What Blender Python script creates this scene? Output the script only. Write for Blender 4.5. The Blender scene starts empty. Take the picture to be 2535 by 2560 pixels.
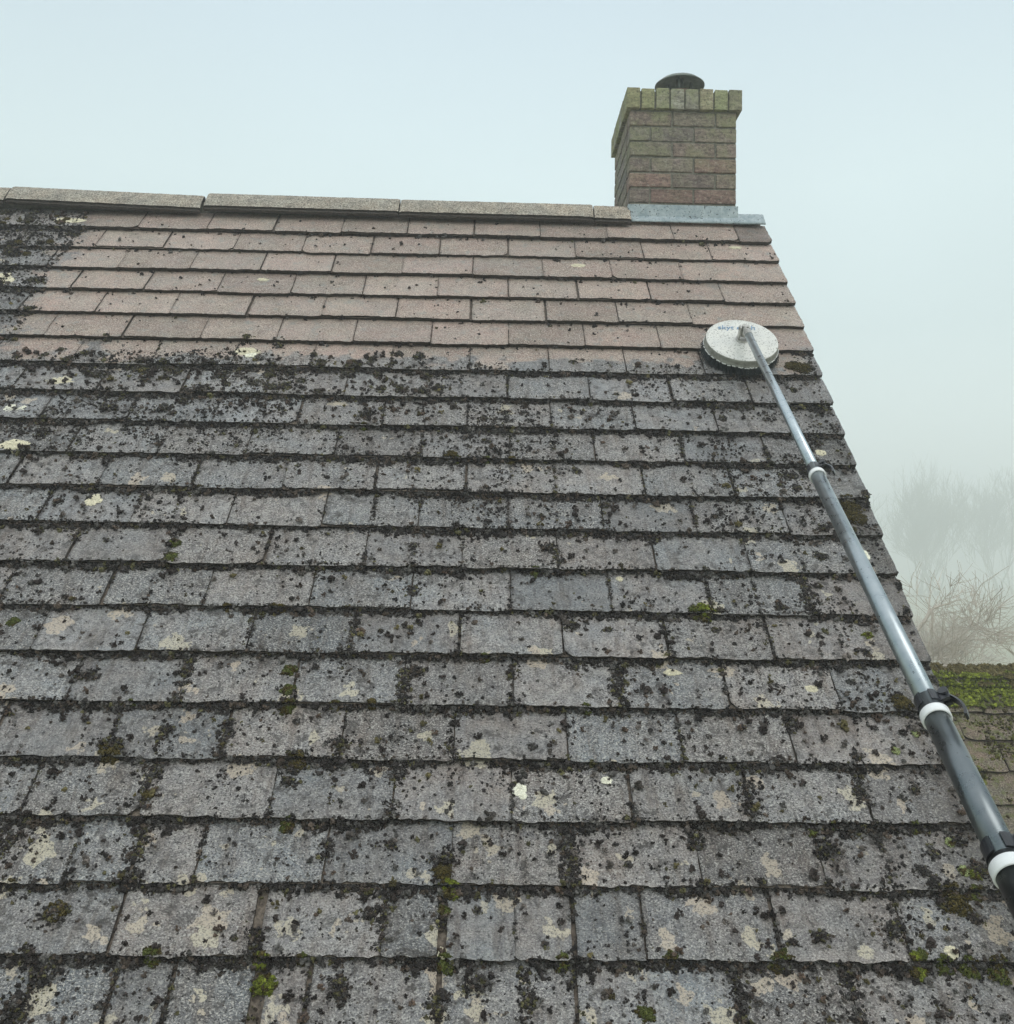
import bpy, bmesh, math, random
import numpy as np
from mathutils import Matrix, Vector, Euler
random.seed(7); RNG = np.random.default_rng(7)
scene = bpy.context.scene
COL = scene.collection

# ------------------------------------------------------------------ camera
RWC = [[0.99964391, 0.01636406, 0.02107766], [-0.02186045, 0.04922985, 0.99854822], [0.01530265, -0.99865341, 0.04957005]]
cam_d = bpy.data.cameras.new('camera'); cam = bpy.data.objects.new('camera', cam_d); COL.objects.link(cam)
cam_d.sensor_fit = 'HORIZONTAL'; cam_d.sensor_width = 36.0; cam_d.lens = 36.0
cam_d.clip_start = 0.05; cam_d.clip_end = 5000
Rm = Matrix(RWC)
cam.matrix_world = Matrix((
    (Rm[0][0], -Rm[0][1], -Rm[0][2], 0.0),
    (Rm[1][0], -Rm[1][1], -Rm[1][2], 0.0),
    (Rm[2][0], -Rm[2][1], -Rm[2][2], 3.9),
    (0, 0, 0, 1)))
scene.camera = cam

# ------------------------------------------------------------------ world (overcast, misty daylight)
world = bpy.data.worlds.new('World'); scene.world = world; world.use_nodes = True
wn = world.node_tree; wn.nodes.clear()
SUN_EL, SUN_AZ = math.radians(50), math.radians(155)
sky = wn.nodes.new('ShaderNodeTexSky'); sky.sky_type = 'NISHITA'; sky.sun_disc = False
sky.sun_elevation = SUN_EL; sky.sun_rotation = SUN_AZ
sky.air_density = 1.0; sky.dust_density = 4.0; sky.ozone_density = 1.0
tc = wn.nodes.new('ShaderNodeTexCoord')
sep = wn.nodes.new('ShaderNodeSeparateXYZ'); wn.links.new(tc.outputs['Generated'], sep.inputs[0])
cr = wn.nodes.new('ShaderNodeValToRGB')          # cloud deck brightness by elevation
cr.color_ramp.elements[0].position = 0.0; cr.color_ramp.elements[0].color = (1.15, 1.24, 1.18, 1)
cr.color_ramp.elements[1].position = 1.0; cr.color_ramp.elements[1].color = (1.22, 1.30, 1.34, 1)
for pos, c in ((0.12, (0.84, 0.97, 0.95)), (0.22, (0.64, 0.78, 0.79)), (0.345, (0.66, 0.80, 0.815)), (0.50, (0.515, 0.64, 0.715)), (0.66, (0.90, 0.98, 1.03))):
    e = cr.color_ramp.elements.new(pos); e.color = (*c, 1)
wn.links.new(sep.outputs['Z'], cr.inputs['Fac'])
cn = wn.nodes.new('ShaderNodeTexNoise'); cn.inputs['Scale'].default_value = 1.6; cn.inputs['Detail'].default_value = 2
wn.links.new(tc.outputs['Generated'], cn.inputs['Vector'])
cmr = wn.nodes.new('ShaderNodeMapRange'); cmr.inputs[1].default_value = 0.3; cmr.inputs[2].default_value = 0.7
cmr.inputs[3].default_value = 9.0; cmr.inputs[4].default_value = 11.2
wn.links.new(cn.outputs['Fac'], cmr.inputs[0])
vm = wn.nodes.new('ShaderNodeVectorMath'); vm.operation = 'SCALE'
wn.links.new(cr.outputs['Color'], vm.inputs[0]); wn.links.new(cmr.outputs[0], vm.inputs['Scale'])
mx = wn.nodes.new('ShaderNodeMixRGB'); mx.inputs['Fac'].default_value = 0.9
wn.links.new(sky.outputs['Color'], mx.inputs['Color1']); wn.links.new(vm.outputs[0], mx.inputs['Color2'])
bg = wn.nodes.new('ShaderNodeBackground'); bg.inputs['Strength'].default_value = 0.1
wn.links.new(mx.outputs[0], bg.inputs['Color'])
wo = wn.nodes.new('ShaderNodeOutputWorld'); wn.links.new(bg.outputs[0], wo.inputs['Surface'])

sd = bpy.data.lights.new('sun', 'SUN'); sd.energy = 0.8; sd.angle = math.radians(35); sd.color = (1.0, 0.97, 0.92)
sun = bpy.data.objects.new('sun', sd); COL.objects.link(sun)
sdir = Vector((math.sin(SUN_AZ) * math.cos(SUN_EL), math.cos(SUN_AZ) * math.cos(SUN_EL), math.sin(SUN_EL)))
sun.rotation_euler = sdir.to_track_quat('Z', 'Y').to_euler(); sun.location = (0, -5, 20)

scene.view_settings.view_transform = 'Standard'; scene.view_settings.look = 'None'
scene.view_settings.gamma = 1.0; scene.view_settings.exposure = 0.20
scene.cycles.use_denoising = True; scene.cycles.volume_bounces = 4; scene.cycles.max_bounces = 8
scene.view_settings.use_curve_mapping = False

# ------------------------------------------------------------------ geometry constants
O = Vector((1.40606, 5.07574, 5.65379))       # ridge / verge corner of the main slope
PITCH = math.radians(47); GA = 0.18615; W = 0.33; T = 0.021
TILT = T / GA
ROOF = Matrix.Translation(O) @ Matrix.Rotation(PITCH, 4, 'X')   # local x along ridge, y up slope, z outward

# ------------------------------------------------------------------ helpers
def tag(o, label=None, cat=None, group=None, kind=None):
    if label: o['label'] = label
    if cat: o['category'] = cat
    if group: o['group'] = group
    if kind: o['kind'] = kind
    return o
def empty(name, loc=(0, 0, 0), label=None, cat=None, group=None):
    o = bpy.data.objects.new(name, None); COL.objects.link(o); o.location = loc
    bpy.context.view_layer.update()
    return tag(o, label, cat, group)
def link(name, me, mat, parent=None, mw=None):
    o = bpy.data.objects.new(name, me); COL.objects.link(o)
    if mat and not me.materials: me.materials.append(mat)
    mw = mw or Matrix.Identity(4)
    if parent is not None:
        o.parent = parent
        bpy.context.view_layer.update()
        o.matrix_parent_inverse = parent.matrix_world.inverted()
    o.matrix_world = mw
    bpy.context.view_layer.update()
    return o
def np_mesh(name, V, F4=None, F3=None, smooth=False, cols=None, colname='tint'):
    """V (n,3); faces quads (m,4) or tris (k,3); cols (n,4) point colours"""
    me = bpy.data.meshes.new(name)
    V = np.asarray(V, np.float32)
    loops = []; starts = []; tot = []; s = 0
    if F4 is not None and len(F4):
        F4 = np.asarray(F4, np.int32); loops.append(F4.ravel()); starts.append(np.arange(len(F4)) * 4); tot.append(np.full(len(F4), 4)); s = len(F4) * 4
    if F3 is not None and len(F3):
        F3 = np.asarray(F3, np.int32); loops.append(F3.ravel()); starts.append(s + np.arange(len(F3)) * 3); tot.append(np.full(len(F3), 3))
    loops = np.concatenate(loops).astype(np.int32); starts = np.concatenate(starts).astype(np.int32); tot = np.concatenate(tot).astype(np.int32)
    me.vertices.add(len(V)); me.vertices.foreach_set('co', V.ravel())
    me.loops.add(len(loops)); me.loops.foreach_set('vertex_index', loops)
    me.polygons.add(len(starts)); me.polygons.foreach_set('loop_start', starts); me.polygons.foreach_set('loop_total', tot)
    me.update(calc_edges=True)
    me.polygons.foreach_set('use_smooth', np.full(len(starts), bool(smooth)))
    if cols is not None:
        a = me.color_attributes.new(colname, 'FLOAT_COLOR', 'POINT')
        a.data.foreach_set('color', np.asarray(cols, np.float32).ravel())
    me.validate(); me.update()
    return me
def bm_mesh(name, bm, smooth=False):
    bmesh.ops.recalc_face_normals(bm, faces=bm.faces[:])
    me = bpy.data.meshes.new(name); bm.to_mesh(me); bm.free()
    if smooth:
        me.polygons.foreach_set('use_smooth', np.full(len(me.polygons), True))
    return me
def bbox_bm(bm, x0, x1, y0, y1, z0, z1, M=None):
    vs = [bm.verts.new((x, y, z)) for x in (x0, x1) for y in (y0, y1) for z in (z0, z1)]
    for f in ((0, 1, 3, 2), (4, 6, 7, 5), (0, 4, 5, 1), (2, 3, 7, 6), (0, 2, 6, 4), (1, 5, 7, 3)):
        bm.faces.new([vs[i] for i in f])
    if M is not None:
        for v in vs: v.co = M @ v.co
    return vs
def cyl_bm(bm, p0, p1, r0, r1=None, seg=24, caps=True):
    p0 = Vector(p0); p1 = Vector(p1); r1 = r0 if r1 is None else r1
    q = (p1 - p0).to_track_quat('Z', 'Y')
    A = []; B = []
    for i in range(seg):
        a = 2 * math.pi * i / seg; d = q @ Vector((math.cos(a), math.sin(a), 0))
        A.append(bm.verts.new(p0 + d * r0)); B.append(bm.verts.new(p1 + d * r1))
    for i in range(seg):
        j = (i + 1) % seg; bm.faces.new((A[i], A[j], B[j], B[i]))
    if caps: bm.faces.new(A[::-1]); bm.faces.new(B)
def lathe_bm(bm, prof, seg=64, M=None, close=False):
    """prof list of (r,z)"""
    rings = []
    for r, z in prof:
        if r < 1e-6:
            v = bm.verts.new((0, 0, z)); rings.append([v]); continue
        rings.append([bm.verts.new((r * math.cos(2 * math.pi * i / seg), r * math.sin(2 * math.pi * i / seg), z)) for i in range(seg)])
    for a, b in zip(rings, rings[1:]):
        for i in range(seg):
            j = (i + 1) % seg
            if len(a) == 1: bm.faces.new((a[0], b[i], b[j]))
            elif len(b) == 1: bm.faces.new((a[i], a[j], b[0]))
            else: bm.faces.new((a[i], a[j], b[j], b[i]))
    if M is not None:
        for rg in rings:
            for v in rg: v.co = M @ v.co
def ico(sub):
    bm = bmesh.new(); bmesh.ops.create_icosphere(bm, subdivisions=sub, radius=1.0)
    bm.verts.ensure_lookup_table(); bm.faces.ensure_lookup_table()
    V = np.array([v.co[:] for v in bm.verts]); F = np.array([[v.index for v in f.verts] for f in bm.faces]); bm.free()
    return V, F
ICO1 = ico(1); ICO2 = ico(2)

# cheap value noise in numpy (2D)
_perm = np.random.default_rng(3).random((256, 256))
def vnoise(x, y):
    x = np.asarray(x, float) + 1000; y = np.asarray(y, float) + 1000
    xi = np.floor(x).astype(int); yi = np.floor(y).astype(int); fx = x - xi; fy = y - yi
    fx = fx * fx * (3 - 2 * fx); fy = fy * fy * (3 - 2 * fy)
    g = lambda a, b: _perm[a % 256, b % 256]
    return (g(xi, yi) * (1 - fx) + g(xi + 1, yi) * fx) * (1 - fy) + (g(xi, yi + 1) * (1 - fx) + g(xi + 1, yi + 1) * fx) * fy
def fnoise(x, y, o=3):
    s = 0; a = 1; t = 0
    for k in range(o):
        s = s + a * vnoise(x * 2 ** k + 17 * k, y * 2 ** k + 31 * k); t += a; a *= 0.55
    return s / t

# ------------------------------------------------------------------ material helpers
class NT:
    def __init__(s, name):
        s.m = bpy.data.materials.new(name); s.m.use_nodes = True; s.t = s.m.node_tree; s.t.nodes.clear()
        s.out = s.n('ShaderNodeOutputMaterial'); s.b = s.n('ShaderNodeBsdfPrincipled'); s.l(s.b.outputs[0], s.out.inputs[0])
    def n(s, t, **k):
        o = s.t.nodes.new(t)
        for a, v in k.items(): setattr(o, a, v)
        return o
    def l(s, a, b): s.t.links.new(a, b)
    def coord(s, kind='Object', scale=(1, 1, 1)):
        c = s.n('ShaderNodeTexCoord'); m = s.n('ShaderNodeMapping'); m.inputs['Scale'].default_value = scale
        s.l(c.outputs[kind], m.inputs[0]); return m.outputs[0]
    def noise(s, vec, scale, detail=2, rough=0.5, dist=0.0, off=None):
        if off:
            m = s.n('ShaderNodeMapping'); m.inputs['Location'].default_value = off; s.l(vec, m.inputs[0]); vec = m.outputs[0]
        o = s.n('ShaderNodeTexNoise'); o.inputs['Scale'].default_value = scale; o.inputs['Detail'].default_value = detail
        o.inputs['Roughness'].default_value = rough; o.inputs['Distortion'].default_value = dist
        s.l(vec, o.inputs['Vector']); return o.outputs['Fac']
    def mr(s, v, a, b, c=0.0, d=1.0, smooth=False):
        o = s.n('ShaderNodeMapRange'); o.interpolation_type = 'SMOOTHSTEP' if smooth else 'LINEAR'
        for i, x in enumerate((a, b, c, d)): o.inputs[i + 1].default_value = x
        s.l(v, o.inputs[0]); return o.outputs[0]
    def math(s, op, a, b=None, clamp=False):
        o = s.n('ShaderNodeMath', operation=op); o.use_clamp = clamp
        for i, x in enumerate((a, b)):
            if x is None: continue
            if isinstance(x, (int, float)): o.inputs[i].default_value = x
            else: s.l(x, o.inputs[i])
        return o.outputs[0]
    def mix(s, f, a, b, mode='MIX'):
        o = s.n('ShaderNodeMixRGB', blend_type=mode)
        for i, x in enumerate((f, a, b)):
            if isinstance(x, (int, float)): o.inputs[i].default_value = x if i == 0 else (x, x, x, 1)
            elif isinstance(x, tuple): o.inputs[i].default_value = (*x[:3], 1)
            else: s.l(x, o.inputs[i])
        return o.outputs[0]
    def bump(s, h, strength, dist):
        o = s.n('ShaderNodeBump'); o.inputs['Strength'].default_value = strength; o.inputs['Distance'].default_value = dist
        s.l(h, o.inputs['Height']); s.l(o.outputs[0], s.b.inputs['Normal'])
    def set(s, col=None, rough=None, metal=None, spec=None):
        for k, v in (('Base Color', col), ('Roughness', rough), ('Metallic', metal), ('Specular IOR Level', spec)):
            if v is None: continue
            if isinstance(v, tuple): s.b.inputs[k].default_value = (*v[:3], 1)
            elif isinstance(v, (int, float)): s.b.inputs[k].default_value = v
            else: s.l(v, s.b.inputs[k])
        return s.m

def mat_tile():
    N = NT('weathered_concrete_tile')
    co = N.coord()
    at = N.n('ShaderNodeAttribute', attribute_name='tint'); sp = N.n('ShaderNodeSeparateColor'); N.l(at.outputs['Color'], sp.inputs[0])
    tr, tg, tb = sp.outputs[0], sp.outputs[1], sp.outputs[2]
    low = N.noise(co, 7, 3, 0.6)
    mid = N.noise(co, 38, 3, 0.6)
    g1 = N.noise(N.coord(scale=(1, 1.35, 1)), 165, 3, 0.72)
    g2 = N.noise(co, 170, 3, 0.7, off=(3, 5, 1))
    # soiled colour
    hue = N.math('ADD', N.math('MULTIPLY', tr, 0.55), N.mr(low, 0.3, 0.7, -0.1, 0.55), clamp=True)
    dirty = N.mix(hue, (0.305, 0.264, 0.242), (0.245, 0.266, 0.285))
    val = N.mr(tg, 0, 1, 0.70, 1.20)
    dirty = N.mix(1.0, dirty, val, 'MULTIPLY')
    dirty = N.mix(N.mr(mid, 0.38, 0.62), N.mix(1.0, dirty, (0.78, 0.77, 0.78), 'MULTIPLY'), N.mix(1.0, dirty, (1.14, 1.13, 1.10), 'MULTIPLY'))
    grit = N.math('MULTIPLY', N.mr(g1, 0.51, 0.61), N.mr(tb, 0, 1, 0.92, 0.40))
    dirty = N.mix(grit, dirty, (0.68, 0.65, 0.60))
    pits = N.math('MULTIPLY', N.mr(g2, 0.47, 0.37), N.mr(tb, 0, 1, 1.0, 0.55))
    dirty = N.mix(pits, dirty, (0.025, 0.022, 0.021))
    blk = N.math('MULTIPLY', N.mr(N.noise(co, 26, 5, 0.72, 0.4, off=(1, 8, 3)), 0.53, 0.60), N.mr(N.noise(co, 4.5, 3, 0.6, off=(2, 2, 9)), 0.38, 0.60, 0.15, 0.85))
    dirty = N.mix(blk, dirty, N.mix(grit, (0.055, 0.048, 0.043), (0.13, 0.12, 0.11)))
    run = N.mr(N.noise(N.coord(scale=(30, 4.5, 1)), 1.0, 4, 0.65), 0.50, 0.64, 0, 0.62)
    dirty = N.mix(run, dirty, N.mix(1.0, dirty, (0.50, 0.44, 0.40), 'MULTIPLY'))
    spk = N.math('MULTIPLY', N.mr(N.noise(co, 75, 4, 0.75, off=(7, 1, 2)), 0.40, 0.34), 0.9)
    dirty = N.mix(spk, dirty, (0.020, 0.018, 0.017))
    # pale crusty lichen discs, more of it low on the slope
    sx = N.n('ShaderNodeSeparateXYZ'); N.l(co, sx.inputs[0])
    vdn = N.math('MULTIPLY', sx.outputs[1], -1.0)
    vo = N.n('ShaderNodeTexVoronoi'); vo.inputs['Scale'].default_value = 10.5; 
    wob = N.n('ShaderNodeMixRGB', blend_type='LINEAR_LIGHT'); wob.inputs[0].default_value = 0.05
    nc = N.n('ShaderNodeTexNoise'); nc.inputs['Scale'].default_value = 30; nc.inputs['Detail'].default_value = 3; N.l(co, nc.inputs['Vector'])
    N.l(co, wob.inputs[1]); N.l(nc.outputs['Color'], wob.inputs[2]); N.l(wob.outputs[0], vo.inputs['Vector'])
    vs = N.n('ShaderNodeSeparateColor'); N.l(vo.outputs['Color'], vs.inputs[0])
    dens = N.math('ADD', N.mr(vdn, 2.3, 3.7, 0.03, 0.42), N.mr(low, 0.52, 0.72, 0.0, 0.34))
    pick = N.math('LESS_THAN', vs.outputs[0], dens)
    disc = N.math('SUBTRACT', N.mr(vs.outputs[1], 0, 1, 0.24, 0.50), vo.outputs['Distance'])
    disc = N.mr(disc, 0.0, 0.045, 0, 1, True)
    lich = N.math('MULTIPLY', N.math('MULTIPLY', disc, pick), N.mr(g2, 0.40, 0.52, 0.22, 0.92))
    lcol = N.mix(vs.outputs[2], (0.62, 0.56, 0.43), (0.58, 0.48, 0.38))
    dirty = N.mix(lich, dirty, lcol)
    # scrubbed colour
    cl = N.mix(N.math('ADD', N.math('MULTIPLY', tr, 0.35), N.mr(low, 0.35, 0.7, -0.1, 0.75), clamp=True), (0.475, 0.325, 0.275), (0.420, 0.352, 0.288))
    cl = N.mix(1.0, cl, N.mr(tg, 0, 1, 0.80, 1.10), 'MULTIPLY')
    cl = N.mix(1.0, cl, N.mr(N.noise(co, 10, 5, 0.7, off=(6, 1, 1)), 0.35, 0.62, 1.08, 0.74), 'MULTIPLY')
    cl = N.mix(N.math('MULTIPLY', N.mr(g1, 0.50, 0.59), 0.85), cl, (0.74, 0.64, 0.54))
    cl = N.mix(N.math('MULTIPLY', N.mr(g2, 0.47, 0.36), 0.85), cl, (0.10, 0.085, 0.078))
    cl = N.mix(N.math('MULTIPLY', N.mr(N.noise(co, 22, 3, 0.6, off=(9, 2, 4)), 0.56, 0.72), 0.6), cl, (0.30, 0.32, 0.30))
    # where the brush has been
    n1 = N.noise(co, 5, 3, 0.6, off=(4, 4, 4)); n2 = N.noise(co, 14, 2, 0.6)
    rows = N.mr(N.math('ADD', vdn, N.mr(n1, 0.3, 0.7, -0.11, 0.11)), 1.215, 1.245, 1, 0)
    left = N.mr(N.math('ADD', sx.outputs[0], N.mr(N.noise(co, 9, 5, 0.7), 0.3, 0.7, -0.16, 0.16)), -3.48, -3.38, 0, 1)
    edge = N.mr(N.math('ADD', sx.outputs[0], N.mr(n1, 0.3, 0.7, -0.1, 0.1)), -0.12, -0.02, 1, 0)
    right = N.math('MAXIMUM', edge, N.mr(vdn, 1.08, 1.13, 1, 0))
    mask = N.math('MULTIPLY', N.math('MULTIPLY', rows, left), right)
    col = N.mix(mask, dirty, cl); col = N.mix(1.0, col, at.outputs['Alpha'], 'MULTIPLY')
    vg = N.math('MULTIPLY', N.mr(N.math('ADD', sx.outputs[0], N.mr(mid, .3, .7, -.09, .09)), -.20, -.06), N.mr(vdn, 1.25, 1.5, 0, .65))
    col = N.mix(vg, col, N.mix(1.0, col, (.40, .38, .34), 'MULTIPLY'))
    mot = N.math('MULTIPLY', N.noise(co, 3.2, 2), 0.0)
    wet = N.mr(N.math('ADD', N.noise(co, 6, 4, 0.65, off=(3, 9, 5)), N.mr(tb, 0, 1, -.06, .10)), 0.42, 0.60)
    rough = N.mix(mask, N.mix(wet, N.mix(tb, 0.60, 0.42), 0.22), N.mix(wet, 0.75, 0.42))
    cw = N.math('MULTIPLY', N.mr(g1, 0.40, 0.52, 0.15, 1.0), N.math('MULTIPLY', wet, N.mix(mask, 0.75, 0.30)))
    N.l(cw, N.b.inputs['Coat Weight']); N.b.inputs['Coat Roughness'].default_value = 0.20
    h = N.math('ADD', N.math('MULTIPLY', g1, 0.9), N.math('ADD', N.math('MULTIPLY', g2, 0.35), N.math('MULTIPLY', N.noise(co, 55, 4, .7), 1.3)))
    N.bump(h, 0.9, 0.0095)
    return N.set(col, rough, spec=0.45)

def mat_tint(name, rough=0.9, nscale=260, amp=0.5, bumpd=0.002, spec=0.25):
    """colour comes from the point colours of the mesh, broken up by noise"""
    N = NT(name); co = N.coord()
    at = N.n('ShaderNodeAttribute', attribute_name='tint')
    g = N.noise(co, nscale, 3, 0.65)
    col = N.mix(1.0, at.outputs['Color'], N.mr(g, 0.35, 0.65, 1 - amp, 1 + amp), 'MULTIPLY')
    N.bump(g, 0.8, bumpd)
    return N.set(col, rough, spec=spec)

def mat_brick():
    N = NT('chimney_brick'); co = N.coord()
    at = N.n('ShaderNodeAttribute', attribute_name='tint')
    st = N.noise(N.coord(scale=(1, 1, 3)), 22, 5, 0.75, 0.3)
    g = N.noise(co, 75, 4, 0.75); low = N.noise(co, 8, 4, 0.65)
    sz = N.n('ShaderNodeSeparateXYZ'); N.l(co, sz.inputs[0])
    col = N.mix(N.mr(st, 0.38, 0.60, 0.0, 1.0), at.outputs['Color'], N.mix(1.0, at.outputs['Color'], (0.50, 0.49, 0.50), 'MULTIPLY'))
    alg = N.math('MULTIPLY', N.mr(low, 0.44, 0.60), N.mr(sz.outputs[2], 5.8, 6.2, 0.15, 1.0))
    col = N.mix(N.math('MULTIPLY', alg, .62), col, (0.245, 0.265, 0.135))
    col = N.mix(N.math('MULTIPLY', N.mr(g, 0.56, 0.68), 0.5), col, (0.42, 0.42, 0.35))
    col = N.mix(N.math('MULTIPLY', N.mr(g, 0.45, 0.36), 0.75), col, (0.06, 0.055, 0.05))
    N.bump(N.math('ADD', g, st), 0.8, 0.006)
    return N.set(col, 0.9, spec=0.2)
def mat_plain(name, c1, c2, scale=20, rough=0.8, metal=0.0, bump=0.0, spec=0.4, amp=(0.35, 0.65)):
    N = NT(name); co = N.coord(); g = N.noise(co, scale, 4, 0.65)
    if bump: N.bump(N.noise(co, scale * 3, 3, 0.6), 0.6, bump)
    return N.set(N.mix(N.mr(g, *amp), c1, c2), rough, metal, spec)
def mat_wallbrick():
    N = NT('wall_brickwork'); co = N.coord()
    br = N.n('ShaderNodeTexBrick'); br.inputs['Color1'].default_value = (0.26, 0.17, 0.13, 1); br.inputs['Color2'].default_value = (0.20, 0.15, 0.12, 1)
    br.inputs['Mortar'].default_value = (0.32, 0.30, 0.27, 1); br.inputs['Scale'].default_value = 1.0
    br.inputs['Brick Width'].default_value = 0.225; br.inputs['Row Height'].default_value = 0.075; br.inputs['Mortar Size'].default_value = 0.006
    s = N.n('ShaderNodeSeparateXYZ'); N.l(co, s.inputs[0]); c = N.n('ShaderNodeCombineXYZ')
    N.l(N.math('ADD', s.outputs[0], s.outputs[1]), c.inputs[0]); N.l(s.outputs[2], c.inputs[1]); N.l(c.outputs[0], br.inputs['Vector'])
    return N.set(br.outputs['Color'], 0.9, spec=0.2)

M_TILE = mat_tile()
M_EDGE = mat_plain('grimy_shaded_tile_edge', (0.028, 0.025, 0.022), (0.085, 0.070, 0.058), 110, 0.85, bump=0.003, spec=0.2)  # grime plus the shade under tile edges, painted in as dark colour
M_MOSS = mat_tint('moss_and_dirt', 0.85, 300, 0.45)
M_GREEN = mat_tint('cushion_moss', 0.9, 420, 0.55, 0.002, 0.15)
M_LICHEN = mat_tint('crust_lichen', 0.95, 160, 0.25, 0.003, 0.1)
M_BRICK = mat_brick()
M_MORTAR = mat_plain('mortar', (0.12, 0.12, 0.095), (0.24, 0.23, 0.19), 60, 0.95, bump=0.003, spec=0.2)
M_WALL = mat_wallbrick()
M_UNDER = mat_plain('damp_underside', (0.07, 0.055, 0.045), (0.20, 0.165, 0.13), 90, 0.85, bump=0.003, spec=0.3)

# =================================================================== STRUCTURE
# ground
def ground():
    n = 60; xs = np.concatenate([-np.geomspace(1500, 8, n // 2), np.geomspace(8, 1500, n // 2)])
    X, Y = np.meshgrid(xs, xs); Z = 0.25 * (fnoise(X / 40, Y / 40) - 0.5) * np.clip((np.hypot(X, Y) - 15) / 30, 0, 1)
    V = np.stack([X.ravel(), Y.ravel(), Z.ravel()], 1); m = len(xs)
    i, j = np.meshgrid(np.arange(m - 1), np.arange(m - 1)); a = (j * m + i).ravel()
    F = np.stack([a, a + 1, a + m + 1, a + m], 1)
    N = NT('rough_grass'); co = N.coord()
    c = N.mix(N.mr(N.noise(co, 0.25, 5, 0.65), 0.35, 0.65), (0.33, 0.335, 0.25), (0.42, 0.41, 0.32))
    c = N.mix(N.mr(N.noise(co, 6, 3), 0.4, 0.6, 0, 0.5), c, (0.19, 0.21, 0.12))
    o = link('ground', np_mesh('ground', V, F4=F), N.set(c, 0.95, spec=0.1)); tag(o, kind='structure')
ground()

# ---- the main house
house = empty('house', (-1.5, 6.5, 0), 'brick house whose concrete tiled roof fills the photo, scrubbed clean near the ridge', 'house')
XL, XR = -4.75, O.x
YR, ZR = O.y + 0.045, O.z + 0.045               # apex line
NC = 24
def rl(u, v, w=0.0): return ROOF @ Vector((u, -v, w))
eave = rl(0, NC * GA, -0.1)

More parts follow.
